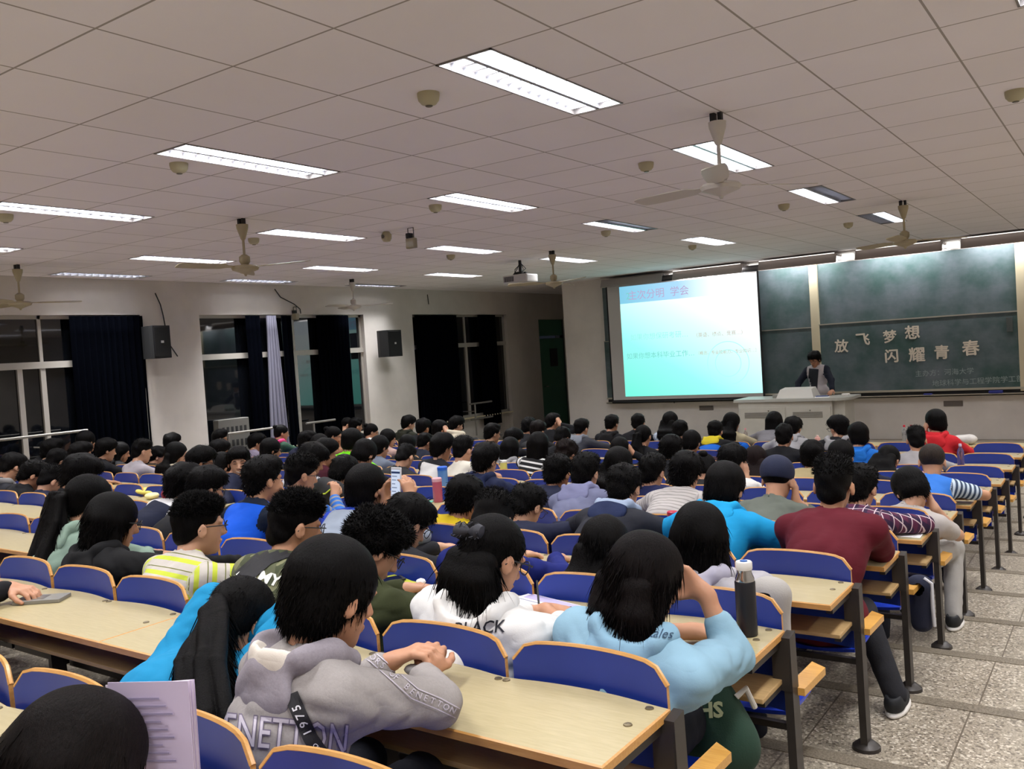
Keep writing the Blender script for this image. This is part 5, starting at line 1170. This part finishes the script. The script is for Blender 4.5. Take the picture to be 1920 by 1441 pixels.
s4 = person('student in light blue hooded shirt with long dark hair, hand raised to the face', ray(1212, 1062)*2.22, (XE-.55*SW, YD(1)-.60, FZ(0)+.41), FZ(0), w=150, hair='long', hv=7, tail=-.19, hc='#120d0d', top=fabric('plain', '#8fb4c9'), kind='sweat', yaw=-22, pitch=24, group='seated students', hood=fabric('plain', '#8ab0c8'), hs_=.9, desk=(YD(1), DZ(1)),
    sleeve='mid', bulk=1.1, hang=.1, arms=('fold', ('at', ray(1322, 1112)*2.3, (-.8, -.1, .55), (-.3, -.9, .2), .7, (1.2, -.1, -.5), ray(1372, 1228)*2.26)), legc='#232429')
v_, f_, q_ = s4; bv4 = bvh_of((v_, f_), q_['hoodm']); decal(bv4, px_text('tales', 1238, 1187, 25, .08, 1, .0, .35), plain('letter_navy', '#26405c', .8), 'lettering', q_['body'], q_['loc'], .001)
v_, f_, q_ = info[(550, 968)]; bvc = bvh_of((v_, f_)); decal(bvc, px_text('ARMY', 484, 1079, 30, .28, 1.0, .03, .25), plain('letter_cream', '#e3e2dc', .8), 'lettering', q_['body'], q_['loc'], .001)
pk = px_band([(425, 1120), (450, 1085), (500, 1042), (545, 1025)], 16); decal(bvc, pk[:2], plain('strap_black', '#16151a', .7), 'shoulder_panel', q_['body'], q_['loc'], .004)
s5 = person('student with smooth black hair and white top in the very front of the picture', ray(150, 1405)*1.30, (-1.40, .30, FZ(-2)+.41), FZ(-2), w=260, hair='bob', hv=1, hc='#15100f', top=fabric('plain', '#e4e0da'), kind='sweat', yaw=4, pitch=30, group='seated students', desk=(YD(-1), DZ(-1)), arms=('desk', 'desk'))
s6 = person('student at the left edge of whom only a hand over a phone is seen', (-3.55, YD(0)-.52, FZ(0)+.93), (-3.5, YD(0)-.6, FZ(-1)+.41), FZ(-1), w=100, hair='bowl', top=BK, desk=(YD(0), DZ(0)), group='seated students', pitch=20, arms=('desk', ('at', (-3.375, YD(0)-.17, DZ(0)+.05), (.95, .35, -.12), (0, 0, -1), .55)))
s7 = person('student in mustard sleeves holding a phone at the left edge', (-5.75, YD(1)-.40, FZ(1)+.93), (-5.7, YD(1)-.6, FZ(0)+.41), FZ(0), w=80, hair='crop', top=fabric('plain', '#c9872c'), desk=(YD(1), DZ(1)), group='seated students', pitch=25, arms=(('at', (-5.42, YD(1)-.2, DZ(1)+.07), (.6, .4, .6), (.4, 0, -1), .6), ('at', (-5.33, YD(1)-.22, DZ(1)+.05), (.1, .7, .6), (-1, .2, 0), .6)))
# the lecturer behind the console, facing the room
zf = ZF+.12
lec = person('lecturer standing behind the console in dark top and pale grey vest, looking down', (-3.89, 13.42, zf+1.36), (-3.87, 13.48, zf+.82), zf, w=46, hair='thick', hv=3, top=fabric('sleeves', '#b5aeb0', '#141826', '#141826'), kind='jacket', yaw=168, tyaw=180, pitch=24, glasses=True, group=None, stand=True,
    arms=(('at', (-3.58, 13.17, zf+.85), (-.1, -1, -.2), (0, 0, -1), .3, (1, 0, -.3)), ('at', (-4.1, 13.2, zf+.83), (.1, -1, -.2), (0, 0, -1), .3, (-1, .1, -.3))), skin='#b07f64', bulk=.98)
v_, f_, q_ = lec; bvl = bvh_of((v_, f_)); decal(bvl, ([(1520, 690), (1534, 690), (1536, 740), (1514, 740)], [(0, 1, 2, 3)]), plain('dark_top', '#12151f', .8), 'dark_top', q_['body'], q_['loc'], .002)
bl_ = px_band([(1526, 691), (1524, 715), (1523, 742)], 9, 24, 6); decal(bvl, bl_[:2], plain('dark_top', '#12151f', .8), 'dark_top', q_['body'], q_['loc'], .003)
decal(bvl, px_band([(1543, 701.5), (1551, 701)], 1.2, 8, 2)[:2], plain('dark_top', '#12151f', .8), 'chest_badge', q_['body'], q_['loc'], .003)
# face of the smiling student
v_, f_, q_ = info[(447, 858)]
def face(q, smile=True):
    Hc, Rh = q['Hc'], q['Rh']; L = Vector(q['loc']); w_ = lambda x, y, z: Vector(Hc+Rh@V(x, y, z))-L
    for s_ in (-1, 1):
        MB().tube([w_(s_*.040, .078, .020), w_(s_*.028, .088, .025), w_(s_*.014, .092, .021)], [.002, .003, .002], 6).build('eyebrow', plain('brow', '#15100e', .8), q['body'])
        MB().tube([w_(s_*.040, .079, -.001), w_(s_*.029, .087, .003), w_(s_*.017, .088, -.001)], [.0015, .0028, .0015], 6).build('eye', plain('eye_dark', '#1a1311', .3), q['body'])
    MB().tube([w_(-.022, .084, -.056), w_(0, .091, -.063), w_(.022, .084, -.056)], [.0015, .0035, .0015], 6).build('mouth', plain('teeth' if smile else 'lips', '#d9cfc6' if smile else '#7d4a40', .4), q['body'])
face(q_); face(lec[2], False)

# ------------------------------------------------------------------ things on and under the desks
def lathe_thing(name, x, y, z, parts, label, cat, group=None):
    o = None
    for i, (nm, prof, mat) in enumerate(parts):
        m = MB().lathe(prof, n=24)
        if i == 0: o = tag(m.build(name, mat, loc=(x, y, z), smooth=True), label, cat, group)
        else: m.build(nm, mat, o, smooth=True)
    return o
th = lathe_thing('thermos', -.918, 2.385, DZ(1), [('', [(.026, 0), (.029, .003), (.029, .152), (.027, .156)], plain('thermos_black', '#15151b', .35)), ('neck', [(.027, .155), (.027, .163), (.021, .178), (.021, .19)], M_CHROME), ('cap', [(.0225, .188), (.0235, .192), (.0235, .208), (.021, .211)], M_WHITE), ('button', [(.011, .210), (.010, .2135)], plain('button_blue', '#2f5fa5', .4))],
    'black thermos with steel neck and white cap at the aisle end of a desk', 'thermos')
MB().tube([(-.028, 0, .03), (-.036, -.004, .015), (-.03, -.006, 0.003), (-.02, -.03, .003)], .003, 6).build('strap', M_BLACK, th)
def bottle(x, y, z, h, r, body, cap, label, cat='bottle', name='bottle', al=None):
    return lathe_thing(name, x, y, z, [('', [(r*.95, 0), (r, .006), (r, h*.62), (r*.9, h*.72), (r*.4, h*.86), (r*.4, h*.9)], body), ('cap', [(r*.44, h*.89), (r*.44, h*.99), (r*.4, h)], cap)], label, cat, 'drink bottles on the desks' if name == 'bottle' else None)
def tumbler(x, y, z, h, r, body, cap, label):
    return lathe_thing('tumbler', x, y, z, [('', [(r*.85, 0), (r, .01), (r, h*.85)], body), ('lid', [(r*1.04, h*.85), (r*1.04, h*.97), (r*.9, h)], cap)], label, 'tumbler', 'tumblers on the desks')
def clear(name, h): 
    t = NT(name, .08, .5); t.b.inputs['Transmission Weight'].default_value = .85; t.b.inputs['IOR'].default_value = 1.3; return t.col(lin(h))
tumbler(-4.0, YD(4)-.06, DZ(4), .17, .034, plain('tumbler_pink', '#b5566c', .35), plain('tumbler_lid', '#d9a5ad', .4), 'pink tumbler standing on a desk left of the yellow t-shirt')
tumbler(-4.55, YD(5)-.1, DZ(5), .19, .04, plain('flask_blue', '#5f8fd0', .2), plain('flask_lid', '#2a62c9', .35), 'blue flask with dark blue lid behind the phone-holding student')
tumbler(-5.05, YD(7)-.1, DZ(7), .13, .035, plain('cup_yellow', '#d7cf74', .35), M_WHITE, 'pale yellow cup beside the navy hooded coat')
tumbler(-1.86, YD(3)-.06, DZ(3), .13, .026, plain('cup_pinkwhite', '#d9a3ad', .4), plain('cup_red', '#b32c44', .4), 'pink cup with red lid beside the black-haired student in a pink and grey top')
bottle(-1.23, 8.36, DZ(9), .2, .028, clear('bottle_violet', '#b9a8d8'), plain('capw', '#c9c0d6', .4), 'clear violet water bottle behind the shaven-headed student')
bottle(aty(1696, 815, YD(11)-.12).x, YD(11)-.12, DZ(11), .2, .026, clear('bottle_clear', '#e6eaee'), plain('cap_red', '#d02a3c', .4), 'left one of two clear bottles with red caps near the front wall')
bottle(aty(1709, 815, YD(11)-.12).x, YD(11)-.12, DZ(11), .2, .026, clear('bottle_clear2', '#e6eaee'), plain('cap_red', '#d02a3c', .4), 'right one of two clear bottles with red caps near the front wall')
bottle(aty(1398, 812, YD(11)-.1).x, YD(11)-.1, DZ(11), .17, .024, clear('bottle_c3', '#e8dfe0'), plain('cap_pink', '#d98a94', .4), 'clear bottle with pink cap beside the cream-topped ponytail student')
bottle(-2.9, YD(11)-.12, DZ(11), .09, .03, plain('pot_pink', '#d9a49c', .5), plain('pot_lid', '#e6c8c0', .5), 'small pale pink pot in front of the console', 'pot', 'pot')
tag(MB().box(-.035, .035, -.03, .03, 0, .16, .006).build('carton', plain('carton_red', '#a52c33', .6), loc=(-4.02, YD(11)-.1, DZ(11))), 'upright red carton on a desk under the screen', 'carton')
def bag(name, x, y, z, r, mat, label, cat, seed=1, amp=.014, parts=None):
    q = wav(seed, 38, 6); v, f = nets([[('e', V(0, 0, r[2]*.9), I3, V(*r), .01), ('P', V(0, 0, 0.0), V(0, 0, -1.), .01)]], .008, lambda p: amp*q(p), .01)
    return tag(link(name, np_mesh(name, v, f), mat, loc=(x, y, z)), label, cat)
bag('plastic_bag', -1.42, YD(11)-.12, DZ(11), (.12, .09, .055), plain('bag_white', '#c9c4be', .5), 'crumpled white plastic bag on the desk beside the red hoodie', 'bag', 3)
bag('snack_packet', -6.5, 4.06, DZ(3), (.15, .07, .035), plain('packet_yellow', '#e3d66a', .45), 'yellow snack packet on a desk at the left', 'packet', 5)
bag('snack_packet', -6.25, 3.93, DZ(3), (.06, .05, .03), plain('packet_pale', '#e9dfa0', .45), 'smaller pale yellow packet beside the maroon pouch', 'packet', 6)
bag('pouch', -6.08, 3.98, DZ(3), (.07, .06, .045), plain('pouch_maroon', '#7c1230', .7), 'maroon pouch on the desk beside the yellow packet', 'pouch', 7)
bag('crumpled_tissue', -2.19, 2.44, DZ(1), (.02, .018, .014), M_PAPER, 'crumpled white tissue on the desk beside the white sweatshirt', 'tissue', 8, .006)
PHW = plain('phone_white', '#dfdfe4', .3)
def phone(x, y, z, rot, label, back, glass, tilt=(0, 0), w_=.062, l=.125):
    o = MB().box(-w_/2, w_/2, -l/2, l/2, 0, .008, .003).build('phone', back, loc=(x, y, z)); o.rotation_euler = (tilt[0], tilt[1], rot)
    MB().box(-w_/2+.004, w_/2-.004, -l/2+.012, l/2-.012, .008, .0086).build('screen', glass, o); return tag(o, label, 'phone', 'phones')
SCR = emis('phone_screen_lit', '#c9d4ea', .75); OFF = plain('phone_glass', '#0c0d10', .1)
PP = aty(744, 905, YD(2)-.13)
ph = phone(PP.x, PP.y, PP.z, -.05, 'lit white phone held up by the student in grey and royal blue', PHW, SCR, (math.radians(84), 0), .066, .15)
for v in ph.children: v.data.transform(Matrix.Translation((0, 0, 0)))
MB().box(-.029, .029, .045, .055, .0086, .009).build('status_bar', emis('phone_bar', '#3b4a72', .5), ph)
b = MB()
for k in range(5): b.box(-.024, .01-.006*(k % 3), .03-k*.018, .034-k*.018, .0086, .009)
b.build('screen_text', emis('phone_text', '#7d88a8', .5), ph)
phone(-2.197, 2.337, DZ(1), 1.2, 'white and blue phone case lying on the desk beside the olive jacket', PHW, plain('case_blue', '#7f9bd6', .4), w_=.055, l=.08)
phone(-2.33, 2.41, DZ(1)+.0102, -.5, 'black phone lying on a lime folder', M_BLACK, OFF)
o = MB().box(-.11, .11, -.075, .075, 0, .008, .002).build('folder', plain('folder_lime', '#b9bf2e', .5), loc=(-2.31, 2.40, DZ(1))); o.rotation_euler = (0, 0, -.35); tag(o, 'lime folder under a black phone beside the olive jacket', 'folder')
o = MB().box(-.045, .045, -.085, .085, 0, .014, .003).build('phone', plain('device_grey', '#8c8a84', .35, metal=.3), loc=(-3.26, 1.585, DZ(0))); o.rotation_euler = (0, 0, -.95); tag(o, 'grey device under the hand at the left edge', 'phone', 'phones')
MB().box(-.03, .03, -.05, .02, .014, .0146).build('screen', plain('device_face', '#6d6b66', .2), o)
bk = MB().box(-.17, .17, -.11, .11, 0, .006, .002).build('open_magazine', M_PAPER, loc=(-1.60, 2.345, DZ(1))); bk.rotation_euler = (0, 0, -.25); tag(bk, 'open white and lilac magazine on the desk beside the white sweatshirt', 'magazine')
MB().box(.0, .15, -.1, -.01, .006, .0065).build('photo', plain('photo_dark', '#4a4566', .5), bk); MB().box(-.15, .16, .06, .105, .006, .0065).build('heading', plain('lilac', '#b3a9cf', .6), bk)
b = MB()
for k in range(5): b.box(-.15, -.02, .04-k*.025, .046-k*.025, .006, .0064)
b.build('print', plain('print_grey', '#8a8aa0', .7), bk)
phone(-1.545, 2.335, DZ(1)+.0062, -1.1, 'black phone on the open magazine by the pen hand', M_BLACK, OFF)
tag(MB().tube([(0, 0, 0), (-.05, .07, .07)], .0035, 8).build('pen', M_BLACK, loc=(-1.55, 2.27, DZ(1)+.03)), 'black pen held by the student in the white sweatshirt', 'pen')
cbm = MB(); cbm.tube([(.03*math.cos(t*.7)*(1+.2*math.sin(t)), .022*math.sin(t*.9)*(1+.2*math.cos(t*1.7)), .004+.003*math.sin(t*2)) for t in np.linspace(0, 22, 90)], .0016, 5)
tag(cbm.build('earphone_cable', M_WHITE, loc=(-1.36, 2.36, DZ(1)), smooth=True), 'tangled white earphone cable on the desk between the two nearest students', 'earphones')
MB().lathe([(.006, 0), (.004, .008)], c=(-.03, -.02, .003), n=10).lathe([(.006, 0), (.004, .008)], c=(-.02, -.03, .003), n=10).build('earbud', M_WHITE, bpy.data.objects['earphone_cable'])
sheet(-.93, YD(4)-.15, DZ(4)+.001, .15, .22, .02, 'lilac-white sheet at the desk end beside the plaid shirt')
sheet(-2.66, 3.87, DZ(3)+.001, .16, .2, .3, 'pale yellow sheet in front of the bowed reader in navy', mat=plain('paper_yellow', '#e2cf7a', .8))
sheet(-2.05, 3.88, DZ(3)+.001, .16, .2, -.2, 'white sheet in front of the black jacket with navy and grey hood')
sheet(-2.1, 6.1, DZ(6)+.001, .2, .22, .4, 'white sheet beside the elbow of the white t-shirt')
sheet(-1.65, 4.6, DZ(4)+.001, .15, .2, -.1, 'white sheet in front of the navy cap')
sheet(-4.1, 4.6, DZ(4)+.001, .16, .2, .2, 'turquoise and white leaflet behind the pink tumbler', name='leaflet', mat=plain('leaflet_teal', '#5fb79f', .6), cat='leaflet')
o = sheet(-3.80, YD(3)-.13, DZ(3)+.13, .15, .2, .3, 'off-white sheet held up by the student in the grey and blue jacket', tilt=1.0)
o = sheet(-5.2, YD(9)-.16, DZ(9)+.07, .15, .12, .3, 'bright sheet lit in the hands of a student before the white wall', tilt=.5)
o = sheet(-1.62, .63, DZ(-1)+.001, .2, .28, .5, 'white sheet on the nearest desk at the left')
sheet(-.98, 8.25, DZ(9)+.001, .12, .16, .2, 'white sheet at the desk end behind the violet bottle')
# booklet standing open beside the nearest head
bo = empty('booklet', ray(283, 1395)*1.34, 'open lilac booklet held upright beside the nearest head', 'booklet')
for k in range(5):
    vs = []; n = 8
    for i in range(n+1):
        t = i/n; x = -.065+.13*t; y = .012*k*(t)*(1 if k else 1)+.01*math.sin(t*3)*(k/4); vs += [(x-.004*k, y, -.12), (x-.004*k, y+.004, .095-.004*k)]
    m = MB().add(vs, [(2*i, 2*i+2, 2*i+3, 2*i+1) for i in range(n)]); o = m.build('page', plain('page_lilac_%d' % (k % 2), ['#cfc0dc', '#e2d6e6'][k % 2], .7), bo); o.modifiers.new('t', 'SOLIDIFY').thickness = .001
b = MB()
for k in range(9): b.box(-.045, .02+.01*(k % 3), -.0025, -.0015, .07-k*.012, .073-k*.012)
b.build('print', plain('print_lilac', '#9a8fb0', .8), bo); bo.rotation_euler = (0, 0, math.radians(28))
# pen tray on the sweatshirt student's desk, bags and coats at the aisle
o = bag('earphone_case', -1.405, 1.52, DZ(0)+.045, (.028, .02, .014), plain('case_grey', '#83807f', .4), 'small grey case in the hands of the student in the lettered sweatshirt', 'case', 9, .001)
# dark green cloth bag with pale letters, on the lap beside the light blue shirt
q = wav(12, 24, 6); bx = V(-.98, 2.20, -1.02)
v, f = nets([[('e', V(0, 0, 0), rotz(-.5), V(.14, .08, .13), .01), ('e', V(.05, .0, -.06), I3, V(.10, .07, .09), .05)]], .007, lambda p: .012*q(p), .01)
gb = tag(link('cloth_bag', np_mesh('cloth_bag', v, f), plain('bag_green', '#1c3a2c', .9, bump=.2, bs=200), loc=bx), 'dark green cloth bag with pale letters on the lap beside the light blue shirt', 'bag')
bvg = bvh_of((v+bx, f)); decal(bvg, px_text('HS', 1332, 1332, 40, -.05, 1, .04), plain('letter_pale_green', '#a9ad86', .8), 'lettering', gb, bx, .001)
MB().tube([(.1, -.02, .08), (.12, .0, .1), (.13, .03, .04)], .008, 8).build('handle', plain('handle_white', '#c6c2ba', .8), gb)
def drape(name, x, y, z, w_, d_, h, mat, label, cat, seed, extra=None):
    q = wav(seed, 22, 6); v, f = nets([[('c', V(-w_*.3, 0, -.02), V(w_*.3, 0, -.02), d_*.8, d_*.8, .02), ('c', V(-w_*.25, 0, -.02), V(-w_*.3, 0, -h), d_, d_*.9, .05), ('c', V(w_*.25, 0, -.02), V(w_*.3, .02, -h), d_, d_*.8, .05), ('c', V(0, 0, -.02), V(0, .01, -h), d_, d_, .05)]], .008, lambda p: .012*q(p*np.array([1, 1, .35])), .01)
    return tag(link(name, np_mesh(name, v, f), mat, loc=(x, y, z)), label, cat)
j = drape('hanging_jacket', -.79, YD(3)+.13, DZ(3)-.16, .06, .024, .19, plain('jacket_navy', '#171b31', .9, bump=.2, bs=150), 'navy jacket with white strap hanging from an aisle armrest', 'jacket', 21)
MB().tube([(.02, -.02, .02), (.05, -.02, .0), (.05, -.02, -.1), (.052, -.01, -.19)], .008, 8).build('strap', plain('strap_white', '#c9c9cf', .7), j, smooth=True)
drape('hanging_coat', -.93, YD(1)+.15, DZ(1)+.075, .09, .03, .36, plain('coat_pale', '#a8a4a0', .9, bump=.2, bs=150), 'pale grey coat hanging behind the thermos at the aisle seat', 'coat', 22)
drape('folded_coat', -1.3, YD(2)-.5, DZ(2)-.22, .2, .05, .2, plain('coat_palegrey', '#98928f', .9, bump=.2, bs=150), 'pale grey coat beside the black-haired student in pink and grey', 'coat', 23)
bp = bag('rucksack', -4.40, YD(4)-.70, FZ(4)+.62, (.16, .07, .13), plain('rucksack_black', '#121214', .8, bump=.3, bs=200), 'black rucksack with lime piping on the back of the black coat', 'rucksack', 24)
MB().tube([(-.12, -.05, .18), (-.04, -.075, .14), (.05, -.078, .15), (.13, -.05, .21)], .005, 8).tube([(-.13, -.04, .12), (-.05, -.078, .06), (.0, -.078, .03)], .005, 8).build('piping', plain('piping_lime', '#b9d03a', .6), bp, smooth=True)
bag('rucksack', -2.75, YD(0)+.12, FZ(0)+.335, (.13, .1, .07), plain('bag_darkred', '#6b2a26', .8), 'dark red bag on a seat under the second nearest desk', 'bag', 25)
bag('folded_towel', -2.45, YD(0)+.14, FZ(0)+.0, (.12, .1, .12), plain('towel_grey', '#5d5a55', .9), 'grey cloth bag on the floor under the desk at the left', 'bag', 26)
# ------------------------------------------------------------------ bring the layout units to metres
bpy.context.view_layer.update()
Sm = Matrix.Scale(SC, 4); done = set()
for o in list(bpy.context.scene.objects):
    if o == camo: continue
    l = o.location.copy()
    if o.parent is None: l.z += Z0
    o.location = l*SC
    if o.type == 'MESH' and o.data.name not in done:
        done.add(o.data.name); o.data.transform(Sm); o.data.update()
        if o.parent is None and o.get('kind') == 'structure': pass
    for m in o.modifiers:
        if m.type == 'SOLIDIFY': m.thickness *= SC
